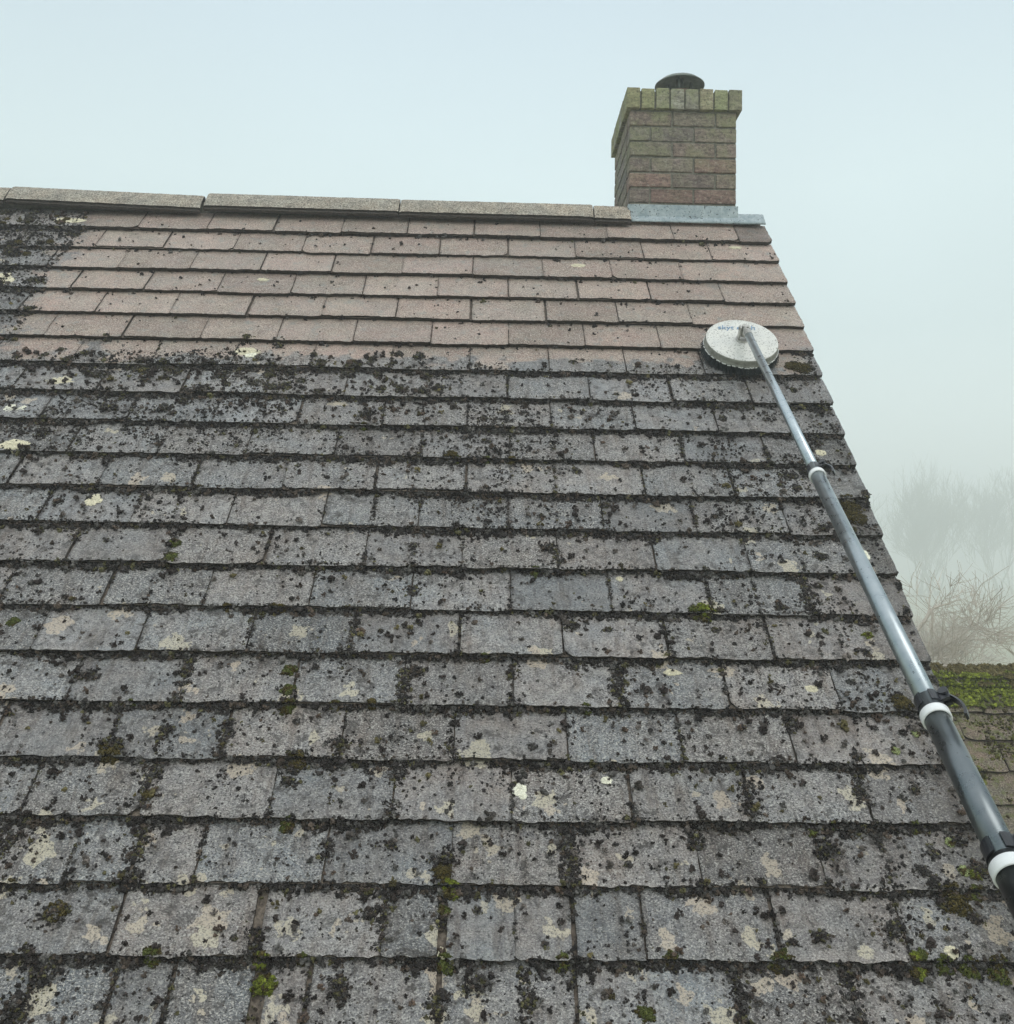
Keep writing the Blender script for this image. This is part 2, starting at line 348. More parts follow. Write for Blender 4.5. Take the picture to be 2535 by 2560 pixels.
def build_tiles(NC, kmax, U0, left_u, seed, clean=True, splits=None, jitter=1.0, first_piece=True, detail=1.0):
    rng = np.random.default_rng(seed); random.seed(seed)
    Vs = []; Fs = []; Cs = []; Ms = []; base = 0; joints = []
    splits = splits or {}
    for n in range(1, NC + 1):
        ks = [0.0] + ([0.5] if (n == 1 and first_piece) else []) + ([i + 0.5 for i in range(1, kmax)] if n % 2 else [float(i) for i in range(1, kmax)])
        us = [(-k * W + (rng.normal(0, 0.003) if k else 0)) for k in ks]
        us = [u for u in us if u > left_u + 0.1] + [left_u]
        gaps = [0.0] + [abs(rng.normal(0.0035, 0.0015)) + (0.006 if rng.random() < .15 else 0) for _ in us[1:-1]] + [0.0]
        for (su, sg) in splits.get(n, []):
            # widen the nearest joint or cut a new one
            d = [abs(u - su) for u in us]; i = int(np.argmin(d))
            if d[i] < 0.06: gaps[i] = sg; us[i] = su
            else:
                us.append(su); gaps.append(sg)
                o = sorted(range(len(us)), key=lambda q: -us[q]); us = [us[q] for q in o]; gaps = [gaps[q] for q in o]
        cw = rng.normal(0, 0.0012)
        for a in range(len(us) - 1):
            x1 = us[a] - gaps[a] / 2; x0 = us[a + 1] + gaps[a + 1] / 2
            if a > 0: joints.append((n, us[a], gaps[a]))
            nx = max(6, int((x1 - x0) / 0.012 * detail)); ny = max(5, int(14 * detail))
            dv = rng.normal(0, 0.0036) * jitter; rot = rng.normal(0, 0.009) * jitter; lift = abs(rng.normal(0, 0.0018)) * jitter
            if n == 1 and a == 0 and first_piece: rot = -0.03; dv = 0.008
            s, t = np.meshgrid(np.linspace(0, 1, nx + 1), np.linspace(0, 1, ny + 1))   # t 0 = bottom edge
            x = x0 + (x1 - x0) * s; xm = (x0 + x1) / 2
            v = n * GA + dv + rot * (x - xm) - t * (GA + 0.012)
            # chipped lower edge, worn corners
            ed = (fnoise(x / 0.018 + n * 7, np.full_like(x, n * 3.1), 3) - 0.5) * 0.014 + (fnoise(x / 0.09 + n, np.full_like(x, n * 1.7), 2) - .5) * 0.008
            corner = np.exp(-((x - x0) / 0.006) ** 2) + np.exp(-((x - x1) / 0.006) ** 2)
            v = v + (ed - 0.004 * corner) * np.clip(1 - t * 7, 0, 1)
            if rng.random() < 0.12:   # broken corner
                side = x0 if rng.random() < .5 else x1
                v = v - np.clip(0.022 - abs(x - side) * 0.9, 0, 1) * np.clip(1 - t * 5, 0, 1)
            sd = (fnoise(v / 0.02 + a * 3, np.full_like(v, n + a * 1.3), 2) - 0.5) * 0.004
            x = x + sd * (np.clip(1 - s * nx, 0, 1) + np.clip(1 - (1 - s) * nx, 0, 1))
            w = lift * (1 - t) - (n * GA - v) * TILT + (fnoise(x / 0.03, v / 0.03, 3) - 0.5) * 0.0035 + (fnoise(x / 0.2 + n, v / 0.2 + a, 2) - .5) * 0.004
            w = w - 0.0025 * np.clip(1 - t * ny, 0, 1) + cw
            top = np.stack([x, -v, w], -1)
            bot_row = top[0].copy(); bot_row[:, 2] -= T + 0.002; bot_row[:, 1] += 0.007; rim = top[0].copy(); rim[:, 2] -= 0.0004
            l_col = top[:, 0].copy(); l_col[:, 2] -= T; r_col = top[:, -1].copy(); r_col[:, 2] -= T
            m = nx + 1; P = np.concatenate([top.reshape(-1, 3), bot_row, l_col, r_col, rim])
            i, j = np.meshgrid(np.arange(nx), np.arange(ny)); q = (j * m + i).ravel()
            F = [np.stack([q, q + 1, q + m + 1, q + m], 1)]
            b0 = m * (ny + 1); i = np.arange(nx); rm0 = b0 + m + 2 * (ny + 1); F.append(np.stack([b0 + i, b0 + i + 1, rm0 + i + 1, rm0 + i], 1))
            l0 = b0 + m; j = np.arange(ny); F.append(np.stack([l0 + j + 1, l0 + j, j * m, (j + 1) * m], 1)[:, [0, 1, 2, 3]])
            r0 = l0 + ny + 1; F.append(np.stack([r0 + j, r0 + j + 1, (j + 1) * m + nx, j * m + nx], 1))
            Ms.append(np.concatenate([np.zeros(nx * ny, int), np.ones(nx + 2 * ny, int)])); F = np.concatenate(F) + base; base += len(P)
            c = [rng.random(), rng.random(), rng.random() ** 1.3, rng.choice([1, 1, 1, .93, .86])]
            if n == 1 and a == 0 and first_piece: c = [0.2, .2, 0, .55]
            Vs.append(P); Fs.append(F); Cs.append(np.tile(c, (len(P), 1)))
    return np.concatenate(Vs), np.concatenate(Fs), np.concatenate(Cs), joints, np.concatenate(Ms)

SPL = {20: [(-1.497, .022), (-1.168, .013), (-1.96, .026), (-2.31, .009)], 21: [(-1.93, .036), (-1.50, .014), (-1.17, .010), (-2.28, .010), (-0.78, .008)], 22: [(-1.93, .03)],
       19: [(-2.31, .012), (-1.17, .010)], 18: [(-2.33, .010)]}
TV, TF, TC, JOINTS, TM = build_tiles(NC, 20, 0, XL - O.x, 11, splits=SPL)
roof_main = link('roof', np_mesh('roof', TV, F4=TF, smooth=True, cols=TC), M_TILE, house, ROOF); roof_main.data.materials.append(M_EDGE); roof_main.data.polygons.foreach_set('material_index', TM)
bev = None
# dark layer under the tiles, seen through the open joints
bm = bmesh.new()
for n in range(1, NC + 1):
    v1, v0 = n * GA - 0.004, (n - 1) * GA - 0.02
    z1, z0 = -0.010, -(T + 0.010)
    vs = [bm.verts.new(p) for p in ((XL - O.x + .01, -v1, z1), (-0.012, -v1, z1), (-0.012, -v0, z0 - .002), (XL - O.x + .01, -v0, z0 - .002))]
    bm.faces.new(vs)
bbox_bm(bm, XL - O.x + .01, -0.012, -NC * GA + .03, 0.06, -0.06, -0.034)
link('underlay', bm_mesh('underlay', bm), M_UNDER, house, ROOF)
# back slope
M_BACK = mat_plain('back_slope_tiles', (0.14, 0.13, 0.12), (0.22, 0.20, 0.18), 30, 0.8, bump=0.004)
bm = bmesh.new(); RB = Matrix.Translation((O.x, YR + 0.045, O.z)) @ Matrix.Rotation(-PITCH, 4, 'X')
for n in range(NC):
    y0, y1 = n * GA, (n + 1) * GA
    v = [bm.verts.new(p) for p in ((XL - O.x, y0, -T), (0, y0, -T), (0, y1, 0), (XL - O.x, y1, 0), (XL - O.x, y1, -T - .004), (0, y1, -T - .004))]
    bm.faces.new(v[:4]); bm.faces.new((v[3], v[2], v[5], v[4]))
link('back_roof_slope', bm_mesh('back', bm), M_BACK, house, RB)
# walls
yf = eave.y + 0.32; yb = 2 * YR + .045 - yf; zt = eave.z - 0.1
def gable_z(y):
    return ZR - 0.20 - abs(y - (YR + .02)) * math.tan(PITCH)
bm = bmesh.new(); xl, xr = XL + 0.06, XR - 0.06
prof = [(yf, -0.1), (yb, -0.1), (yb, gable_z(yb)), (YR + .02, gable_z(YR + .02)), (yf, gable_z(yf))]
A = [bm.verts.new((xl, y, z)) for y, z in prof]; B = [bm.verts.new((xr, y, z)) for y, z in prof]
bm.faces.new(A); bm.faces.new(B[::-1])
for i in range(5):
    j = (i + 1) % 5; bm.faces.new((A[i], A[j], B[j], B[i]))
link('wall', bm_mesh('wall', bm), M_WALL, house)
M_WHITE = mat_plain('white_painted_board', (0.62, 0.63, 0.62), (0.74, 0.74, 0.72), 12, 0.5)
for sx_ in (0, 1):
    bm = bmesh.new(); x0, x1 = ((-0.032, -0.012) if sx_ else (XL - O.x + .012, XL - O.x + .032))
    bbox_bm(bm, x0, x1, -NC * GA + .02, 0.02, -0.20, -0.062)
    link('bargeboard', bm_mesh('barge', bm), M_WHITE, house, ROOF)
# mortar bedding / undercloak at the verge
bm = bmesh.new(); bbox_bm(bm, -0.04, -0.004, -NC * GA + 0.01, 0.03, -0.058, -T - 0.012)
link('verge_mortar', bm_mesh('vm', bm), M_MORTAR, house, ROOF)
# gutter
M_GUT = mat_plain('dark_gutter_plastic', (0.02, 0.02, 0.02), (0.04, 0.04, 0.04), 15, 0.4)
bm = bmesh.new(); gp = []
for i in range(9):
    a = math.pi + math.pi * i / 8; gp.append((eave.y - 0.04 + 0.056 * math.cos(a), eave.z + 0.03 + 0.056 * math.sin(a)))
for i in range(8, -1, -1):
    a = math.pi + math.pi * i / 8; gp.append((eave.y - 0.04 + 0.052 * math.cos(a), eave.z + 0.032 + 0.052 * math.sin(a)))
A = [bm.verts.new((XL - .03, y, z)) for y, z in gp]; B = [bm.verts.new((XR + .03, y, z)) for y, z in gp]
for i in range(len(gp)):
    j = (i + 1) % len(gp); bm.faces.new((A[i], A[j], B[j], B[i]))
bm.faces.new(A); bm.faces.new(B[::-1])
link('gutter', bm_mesh('gutter', bm), M_GUT, house)

# ridge tiles : angular concrete tiles laid over the apex
def ridge_piece(x0, x1, dz0, dz1, seed, rot=0.0):
    rng = np.random.default_rng(seed)
    nx = int((x1 - x0) / 0.012); rr = []
    prof = [(0.037, 0.019), (0.040, 0.035), (0.0, 0.039), (-0.045, 0.040), (-0.080, 0.037)]
    pts = []
    for v, w in prof:
        p = rl(0, v, w); pts.append((p.y, p.z))
    ya, za = pts[-1]; pts[-1] = (ya, za)
    pts.append((ya + .010, za + .003)); pts.append((ya + .022, za + .0))
    for (y, z) in [(ya + .022 + (ya - a), b) for a, b in pts[3::-1]][0:]: pts.append((y, z))
    X = np.linspace(x0, x1, nx + 1); V = []
    for k, x in enumerate(X):
        f = k / nx; dz = dz0 + (dz1 - dz0) * f
        e = 0.003 * (1 if k in (0, nx) else 0)
        for q, (y, z) in enumerate(pts):
            jit = (fnoise(x / .02 + seed * 5, q * 1.7, 3) - .5) * (0.006 if q in (0, 1) else 0.004)
            V.append((x + (fnoise(q * .9, seed, 2) - .5) * 0.006, y + jit * .6, z + dz + jit - e))
    V = np.array(V); m = len(pts)
    i, j = np.meshgrid(np.arange(m - 1), np.arange(nx)); q = (j * m + i).ravel()
    F = np.stack([q, q + 1, q + m + 1, q + m], 1)
    # inner skin for thickness
    V2 = V.copy(); V2[:, 2] -= 0.018; n0 = len(V)
    F2 = F[:, ::-1] + n0
    E = []
    for k in range(m - 1):
        E.append((k, k + 1, n0 + k + 1, n0 + k)); b = nx * m; E.append((b + k + 1, b + k, n0 + b + k, n0 + b + k + 1))
    for k in range(nx):
        E.append(((k + 1) * m, k * m, n0 + k * m, n0 + (k + 1) * m))
        a = k * m + m - 1; E.append((a, a + m, n0 + a + m, n0 + a))
    me = np_mesh('ridge_tile', np.concatenate([V, V2]), F4=np.concatenate([F, F2, np.array(E)]), smooth=False)
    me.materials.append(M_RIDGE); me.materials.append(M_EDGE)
    mi = np.zeros(len(F) + len(F2) + len(E), int); mi[:len(F)][np.arange(len(F)) % (m - 1) == 0] = 1; mi[len(F):] = 1  # front lip and edge faces dark: shadow line below the ridge painted in
    me.polygons.foreach_set('material_index', mi)
    return me
def mat_ridge():
    N = NT('ridge_tile_concrete'); co = N.coord()
    g = N.noise(co, 150, 3, 0.65); lo = N.noise(co, 6, 3, .6)
    c = N.mix(N.mr(lo, .35, .65), (0.37, 0.305, 0.235), (0.29, 0.27, 0.23))
    c = N.mix(N.math('MULTIPLY', N.mr(g, .5, .60), .85), c, (.62, .57, .47)); c = N.mix(N.math('MULTIPLY', N.mr(N.noise(co, 120, 3, .7, off=(5, 1, 2)), .48, .38), .9), c, (.07, .06, .055)); c = N.mix(1.0, c, N.mr(N.noise(co, 18, 4, .7), .35, .62, 1.1, .72), 'MULTIPLY')
    N.bump(g, .8, .005); return N.set(c, 0.85, spec=.3)
M_RIDGE = mat_ridge()
RT = [(-4.75, -3.49, 0.02, 0.02), (-3.485, -2.43, 0.012, 0.02), (-2.42, -1.455, 0.026, 0.000), (-1.435, -0.463, 0.014, 0.006), (-0.455, 0.522, 0.004, 0.0), (0.527, 0.712, -0.004, -0.008)]
for i, (a, b, d0, d1) in enumerate(RT):
    link('ridge_tile', ridge_piece(a, b, d0, d1, 20 + i), M_RIDGE, house)
# mortar bedding under ridge
bm = bmesh.new(); bbox_bm(bm, XL + .02, 0.705, YR - 0.005, YR + 0.065, ZR - 0.08, ZR + 0.012)
link('ridge_mortar', bm_mesh('rm', bm), M_MORTAR, house)

# ---- chimney
chim = link('chimney', None, None) if False else None
CX0, CX1, CY0, CY1, CZ0, CZ1 = 0.708, 1.264, 5.085, 5.70, 5.735, 6.224
bm = bmesh.new(); bbox_bm(bm, CX0 + .008, CX1 - .008, CY0 + .008, CY1 - .008, CZ0 - 0.7, CZ1 + 0.11)
chim = link('chimney', bm_mesh('mortar_core', bm), M_MORTAR, house)
def bricks(rows, name, rowh, z0, x0, x1, y0, y1, joint=0.010, proud=0.0, seed=1, cols=None):
    rng = random.Random(seed); bm = bmesh.new(); lay = bm.verts.layers.float_color.new('tint')
    pal = [(0.26, 0.215, 0.175), (0.235, 0.205, 0.175), (0.255, 0.20, 0.165), (0.225, 0.205, 0.185), (0.26, 0.225, 0.175), (0.24, 0.21, 0.165)]
    def add(a, b, c, d, e, f, cc=None):
        vs = bbox_bm(bm, a, b, c, d, e, f)
        fs = list({fc for v in vs for fc in v.link_faces}); es = list({ed for v in vs for ed in v.link_edges})
        r = bmesh.ops.bevel(bm, geom=es, offset=0.0045, segments=2, affect='EDGES', profile=0.6)
        c0 = cc or rng.choice(pal); k = rng.uniform(1.0, 1.3)
        for v in set(r['verts']) | {v for v in vs if v.is_valid}:
            v[lay] = (c0[0] * k, c0[1] * k, c0[2] * k, 1)
            v.co += Vector((rng.uniform(-1, 1), rng.uniform(-1, 1), rng.uniform(-1, 1))) * 0.0012
    rows(add, rng)
    return bm
L = 0.2235
def body_rows(add, rng):
    for r in range(-8, 6):
        zt_ = CZ1 - (5 - r) * 0.0805 + 0; zb_ = zt_ - 0.0705
        if r % 2 == 1 or r == -1: xs = [0, L, 2 * L]
        else: xs = [0, .5 * L, 1.5 * L]
        if r % 2: xs = [0, L, 2 * L]
        ends = xs[1:] + [2.5 * L]
        for a, b in zip(xs, ends):
            x0 = CX0 + a; x1 = min(CX0 + b - 0.010, CX1)
            j = rng.uniform(-.002, .002)
            add(x0, x1, CY0 + j, CY0 + 0.10, zb_ + rng.uniform(-.001, .001), zt_ + rng.uniform(-.001, .001), rng.choice([(.27, .185, .155), (.235, .19, .165), (.26, .21, .17)]) if r < 3 else None)
            add(x0, x1, CY1 - .10, CY1 + j, zb_, zt_)
        # sides
        dl = CY1 - CY0 - 0.22; st = 0.11 if r % 2 else 0.0
        for xx0, xx1 in ((CX0 - .0015, CX0 + .095), (CX1 - .095, CX1 + .0015)):
            for a, b in ((0.110, 0.335), (0.335, CY1 - CY0 - .11)):
                add(xx0, xx1, CY0 + a, CY0 + b - 0.010, zb_, zt_)
bmb = bricks(body_rows, 'b', 0, 0, 0, 0, 0, 0, seed=4)
link('brickwork', bm_mesh('brickwork', bmb), M_BRICK, chim)
OV = 0.019
def cap_rows(add, rng):
    z0 = CZ1 + 0.010; n = 8; wd = (CX1 - CX0 + 2 * OV + .008) / n
    pal = [(0.30, 0.285, 0.16), (0.32, 0.31, 0.17), (0.30, 0.285, 0.20), (0.36, 0.35, 0.28), (0.32, 0.305, 0.24), (0.35, 0.315, 0.21), (0.29, 0.30, 0.17), (0.30, 0.285, 0.19)]
    for yy0, yy1 in ((CY0 - OV, CY0 + .12), (CY1 - .12, CY1 + OV)):
        for i in range(n):
            a = CX0 - OV + i * wd
            add(a, a + wd - 0.008, yy0 + rng.uniform(-.002, .002), yy1, z0, z0 + 0.106 + rng.uniform(-.004, .003), pal[i])
    m = 5; wy = (CY1 - CY0 - .24 + .008) / m
    for xx0, xx1 in ((CX0 - OV - .0015, CX0 + .12), (CX1 - .12, CX1 + OV + .0015)):
        for i in range(m):
            a = CY0 + .12 + .006 + i * wy
            add(xx0, xx1, a, a + wy - 0.008, z0, z0 + 0.106 + rng.uniform(-.003, .003), pal[(i * 3) % 8])
bmb = bricks(cap_rows, 'c', 0, 0, 0, 0, 0, 0, seed=5)
link('brick_cap', bm_mesh('brick_cap', bmb), M_BRICK, chim)
bm = bmesh.new()
bbox_bm(bm, CX0 - OV + .012, CX1 + OV - .012, CY0 - OV + .012, CY1 + OV - .012, CZ1 + .012, CZ1 + .094)
bmesh.ops.recalc_face_normals(bm, faces=bm.faces[:])
link('mortar_flaunching', bm_mesh('flaunch', bm), M_MORTAR, chim)
# low pot with a round rain cowl
M_COWL = mat_plain('weathered_metal_cowl', (0.10, 0.12, 0.105), (0.19, 0.21, 0.19), 30, 0.7, bump=.001)
bm = bmesh.new(); pc = Vector((1.02, 5.39, 6.405))
lathe_bm(bm, [(0.085, -.08), (0.10, 0.0), (0.088, 0.03), (0.082, 0.055), (0.068, 0.055), (0.066, -.08)], 40, Matrix.Translation(pc))
pot = link('chimney_pot', bm_mesh('pot', bm, True), mat_plain('terracotta', (0.16, 0.10, 0.075), (0.20, 0.14, 0.10), 20, .85), chim)
bm = bmesh.new()
lathe_bm(bm, [(0, 0.147), (0.06, 0.143), (0.105, 0.128), (0.134, 0.105), (0.1345, 0.100), (0.131, 0.101), (0.103, 0.122), (0.06, 0.136), (0, 0.139)], 48, Matrix.Translation(pc))
for a in (0.3, 2.4, 4.5): cyl_bm(bm, pc + Vector((.066 * math.cos(a), .066 * math.sin(a), .04)), pc + Vector((.07 * math.cos(a), .07 * math.sin(a), .137)), .006, seg=8)
cyl_bm(bm, pc + Vector((0, 0, .02)), pc + Vector((0, 0, .139)), .02, seg=14)
link('cowl', bm_mesh('cowl', bm, True), M_COWL, chim)
# lead flashing
def mat_lead():
    N = NT('lead_flashing'); co = N.coord(); g = N.noise(co, 30, 4, .65); s = N.noise(co, 110, 2, .5)
    c = N.mix(N.mr(g, .35, .65), (0.24, 0.30, 0.325), (0.40, 0.455, 0.47))
    c = N.mix(N.mr(s, .62, .68), c, (.05, .06, .065)); N.bump(g, .5, .006)
    return N.set(c, .6, 0.1, .4)
M_LEAD = mat_lead()
bm = bmesh.new()
zf0, zf1 = rl(0, -.06, 0.0).z - 0.03, CZ0 + 0.002
for (a, b, c, d) in ((CX0 - .006, CX1 + .002, CY0 - .006, CY0 - .002), (CX1 - .001, CX1 + .002, CY0 - .002, CY1 + .006)):
    bbox_bm(bm, a, b, c, d, zf0, zf1)
bbox_bm(bm, CX0 - .006, CX0 - .002, CY0 - .002, CY1 + .006, zf0, zf1)
# raked folded edge
cyl_bm(bm, (CX0 + .05, CY0 - .0065, CZ0 - .045), (CX0 + .10, CY0 - .0065, CZ0 + .002), .0022, seg=8)
flash = link('flashing', bm_mesh('flashing', bm), M_LEAD, chim)
nx = 70; V = []; F = []
prof = [(0.020, 0.001), (0.020, 0.006), (0.0, 0.007), (-0.03, 0.010), (-.058, 0.012)]
for i in range(nx + 1):
    x = 0.642 - O.x + (-0.004 - (0.642 - O.x)) * i / nx
    for q, (v, w) in enumerate(prof):
        nn = (fnoise(x / .05, q * .8, 3) - .5)
        p = rl(x, v + nn * .006, w + nn * .007); V.append(p[:])
    p = rl(x, -.058, .012); V.append((p.x, p.y + .03, p.z + .004)); V.append((p.x, p.y + .12, p.z - .09)); 
m = len(prof) + 2
for i in range(nx):
    for q in range(m - 1): F.append((i * m + q, i * m + q + 1, (i + 1) * m + q + 1, (i + 1) * m + q))
ap = link('flashing_apron', np_mesh('apron', V, F4=F, smooth=True), M_LEAD, chim)
so = ap.modifiers.new('t', 'SOLIDIFY'); so.thickness = 0.003; so.offset = -1

# ---- mossy outbuilding to the right
ext = empty('outbuilding', (3.2, 6.2, 0), 'lower outbuilding with bright green moss along its tiled ridge, right of the long pole', 'outbuilding')
EO = Vector((7.2, 5.66, 3.262)); EX0 = XR + 0.03
EROOF = Matrix.Translation(EO) @ Matrix.Rotation(PITCH, 4, 'X')
EV, EF, EC, EJ, EM = build_tiles(9, 30, 0, EX0 - EO.x, 5, first_piece=False, jitter=1.4, detail=0.7)
EC[:, 2] *= 0.3; EC[:, 0] *= 0.5
def mat_exttile():
    N = NT('mossy_old_tile'); co = N.coord(); g = N.noise(co, 130, 3, .65); lo = N.noise(co, 8, 3, .6); mi = N.noise(co, 30, 3, .6)
    c = N.mix(N.mr(lo, .35, .65), (0.13, 0.115, 0.088), (0.205, 0.145, 0.11))
    c = N.mix(N.math('MULTIPLY', N.mr(g, .5, .64), .6), c, (.40, .36, .28)); c = N.mix(N.math('MULTIPLY', N.mr(g, .47, .36), .8), c, (.035, .03, .025))
    c = N.mix(N.math('MULTIPLY', N.mr(mi, .5, .62), .7), c, (.11, .13, .035))
    N.bump(N.math('ADD', g, mi), .8, .006); return N.set(c, .75, spec=.3)
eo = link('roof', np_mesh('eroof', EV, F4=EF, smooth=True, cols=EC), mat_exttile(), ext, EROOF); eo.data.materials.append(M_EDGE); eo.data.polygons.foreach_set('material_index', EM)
bm = bmesh.new(); bbox_bm(bm, EX0 - EO.x + .01, -.01, -9 * GA + .03, .02, -.06, -.022); link('underlay', bm_mesh('eu', bm), M_UNDER, ext, EROOF)
bm = bmesh.new(); y0 = EO.y - 9 * GA * math.cos(PITCH) + .15
A = [(y0, -.1), (EO.y * 2 + .1 - y0, -.1), (EO.y * 2 + .1 - y0, EO.z - 9 * GA * math.sin(PITCH)), (EO.y + .05, EO.z - .06), (y0, EO.z - 9 * GA * math.sin(PITCH) + .08)]
a = [bm.verts.new((EX0 + .02, y, z)) for y, z in A]; b = [bm.verts.new((EO.x - .06, y, z)) for y, z in A]
bm.faces.new(a); bm.faces.new(b[::-1])
for i in range(5): bm.faces.new((a[i], a[(i + 1) % 5], b[(i + 1) % 5], b[i]))
link('wall', bm_mesh('ewall', bm), M_WALL, ext)
bm = bmesh.new()
EB = Matrix.Translation((EO.x, EO.y + .09, EO.z)) @ Matrix.Rotation(-PITCH, 4, 'X')
bbox_bm(bm, EX0 - EO.x, 0, 0, 9 * GA, -.03, -.004, EB)
link('back_roof_slope', bm_mesh('eback', bm), M_BACK, ext)
bm = bmesh.new()
for k in range(13):
    a_ = EX0 + k * .45; b_ = min(a_ + .445, EO.x)
    pr = [(-.02, .008), (-.02, .022), (.08, .030), (.095, .034)]
    P = [EROOF @ Vector((0, y, w)) for y, w in pr]; P = [(p.y, p.z) for p in P]; yc = EO.y + .045 + .04
    P = P + [(2 * yc - y, z) for y, z in P[::-1]]
    A = [bm.verts.new((a_, y, z)) for y, z in P]; B = [bm.verts.new((b_, y, z)) for y, z in P]
    for i in range(len(P)): bm.faces.new((A[i], A[(i + 1) % len(P)], B[(i + 1) % len(P)], B[i]))
    bm.faces.new(A[::-1]); bm.faces.new(B)
link('ridge_capping', bm_mesh('ecap', bm), M_RIDGE, ext)

# =================================================================== HAZE
def haze():
    bm = bmesh.new(); bbox_bm(bm, -1700, 1700, -1700, 1700, -1.5, 26)
    m = bpy.data.materials.new('mist'); m.use_nodes = True; t = m.node_tree; t.nodes.clear()
    o = t.nodes.new('ShaderNodeOutputMaterial'); v = t.nodes.new('ShaderNodeVolumePrincipled')
    v.inputs['Color'].default_value = (0.985, 0.995, 0.99, 1); v.inputs['Density'].default_value = 0.0108; v.inputs['Anisotropy'].default_value = 0.6
    t.links.new(v.outputs[0], o.inputs['Volume'])
    ob = link('haze', bm_mesh('haze', bm), m); tag(ob, kind='stuff')
haze()

# =================================================================== TREES
def tubes(segs, name, sides=4):
    """segs: list (p0,p1,r0,r1) -> one mesh of tapered prisms"""
    P0 = np.array([s[0] for s in segs]); P1 = np.array([s[1] for s in segs]); R0 = np.array([s[2] for s in segs]); R1 = np.array([s[3] for s in segs])
    D = P1 - P0; D /= np.linalg.norm(D, axis=1)[:, None] + 1e-9
    up = np.where(np.abs(D[:, 2:3]) > .9, np.array([[1., 0, 0]]), np.array([[0, 0, 1.]]))
    A = np.cross(D, up); A /= np.linalg.norm(A, axis=1)[:, None]; B = np.cross(D, A)
    n = len(segs); V = np.zeros((n, 2, sides, 3))
    for k in range(sides):
        c, s = math.cos(2 * math.pi * k / sides), math.sin(2 * math.pi * k / sides); d = A * c + B * s
        V[:, 0, k] = P0 + d * R0[:, None]; V[:, 1, k] = P1 + d * R1[:, None]
    base = (np.arange(n) * 2 * sides)[:, None]; F = []
    for k in range(sides):
        j = (k + 1) % sides; F.append(np.concatenate([base + k, base + j, base + sides + j, base + sides + k], 1))
    return np_mesh(name, V.reshape(-1, 3), F4=np.concatenate(F))
def grow(rng, p, d, length, r, depth, out, trunk, up=0.25, spread=0.45, kids=(3, 5), wob=0.10, tr_depth=0, shrink=(.55, .8), rmin=.006):
    n = max(3, int(length / (0.35 if depth > 1 else 0.22))); q = np.array(p, float); d = np.array(d, float); d /= np.linalg.norm(d)
    pts = [q.copy()]; rs = [r]
    for i in range(n):
        d = d + rng.normal(0, wob, 3); d[2] += up * 0.12; d /= np.linalg.norm(d)
        q = q + d * length / n; rr = max(r * (1 - 0.75 * (i + 1) / n), rmin * .6)
        (trunk if depth >= tr_depth else out).append((pts[-1].copy(), q.copy(), rs[-1], rr)); pts.append(q.copy()); rs.append(rr)
    if depth == 0: return
    k = rng.integers(*kids) + (2 if depth <= 2 else 0)
    for i in range(k):
        t = rng.uniform(.25, 1.0); ix = min(n - 1, int(t * n)); b = pts[ix] + (pts[ix + 1] - pts[ix]) * (t * n - ix if ix < n - 1 else 0)
        dd = (pts[min(n, ix + 1)] - pts[ix]); dd /= np.linalg.norm(dd)
        dd = dd + rng.normal(0, spread, 3); dd[2] += up; dd /= np.linalg.norm(dd)
        grow(rng, b, dd, length * rng.uniform(*shrink), max(rs[ix] * .62, rmin), depth - 1, out, trunk, up, spread, kids, wob, tr_depth, shrink, rmin)
M_BARK = mat_plain('winter_bark', (0.22, 0.225, 0.16), (0.30, 0.30, 0.22), 3, 0.95, spec=.1)
M_TWIG = mat_plain('fine_twigs', (0.22, 0.235, 0.16), (0.29, 0.30, 0.20), 2, 0.95, spec=.1)
M_BROWN = mat_plain('reddish_twigs', (0.40, 0.34, 0.28), (0.50, 0.44, 0.38), 2, 0.95, spec=.1)
def tree(label, x, y, h, stems, depth, seed, lean=(0, 0), tw=M_TWIG, spread=.33, up=.3, r=.11, group='bare trees in the mist', name='bare_tree', kids=(4, 6), cat='tree', rmin=.006):
    rng = np.random.default_rng(seed); t = empty(name, (x, y, 0), label, cat, group); out = []; tr = []
    for i in range(stems):
        a = rng.uniform(0, 6.28); s = 0.12 if stems == 1 else rng.uniform(.15, .55)
        d = (math.cos(a) * s + lean[0], math.sin(a) * s + lean[1], 1)
        grow(rng, (x + rng.normal(0, .12 * (stems > 1)), y + rng.normal(0, .12 * (stems > 1)), -.1), d, h * rng.uniform(.5, .62), r, depth, out, tr, up, spread, kids, tr_depth=2, rmin=rmin)
    link('trunk', tubes(tr, 'trunk', 6), M_BARK, t); link('crown', tubes(out, 'crown', 3), tw, t)
    return t
K = 2.8; TK = dict(spread=.40, up=.36, r=.15, kids=(3, 5), rmin=.030)
tree('wide fan shaped bare tree fading into mist behind the roof verge', 21.2 * K, 49 * K, 14.4, 6, 4, 3, lean=(.12, 0), **TK)
tree('tall bare tree with straight trunk at the right edge of the photo', 25.6 * K, 50 * K, 15.4, 4, 4, 8, **TK)
tree('faint bare tree left of the fan shaped one, mostly hidden by the roof', 18.6 * K, 54 * K, 14.6, 5, 4, 12, **TK)
tree('dim bare tree standing between the fan shaped tree and the right edge tree', 25.6 * K, 58 * K, 10.4, 3, 4, 15, **TK)
tree('farthest bare tree behind the right edge tree', 30.5 * K, 58 * K, 14.0, 3, 4, 19, **TK)
tree('slim bare tree filling the gap just right of the fan shaped one', 23.3 * K, 52 * K, 12.6, 4, 4, 41, **TK)
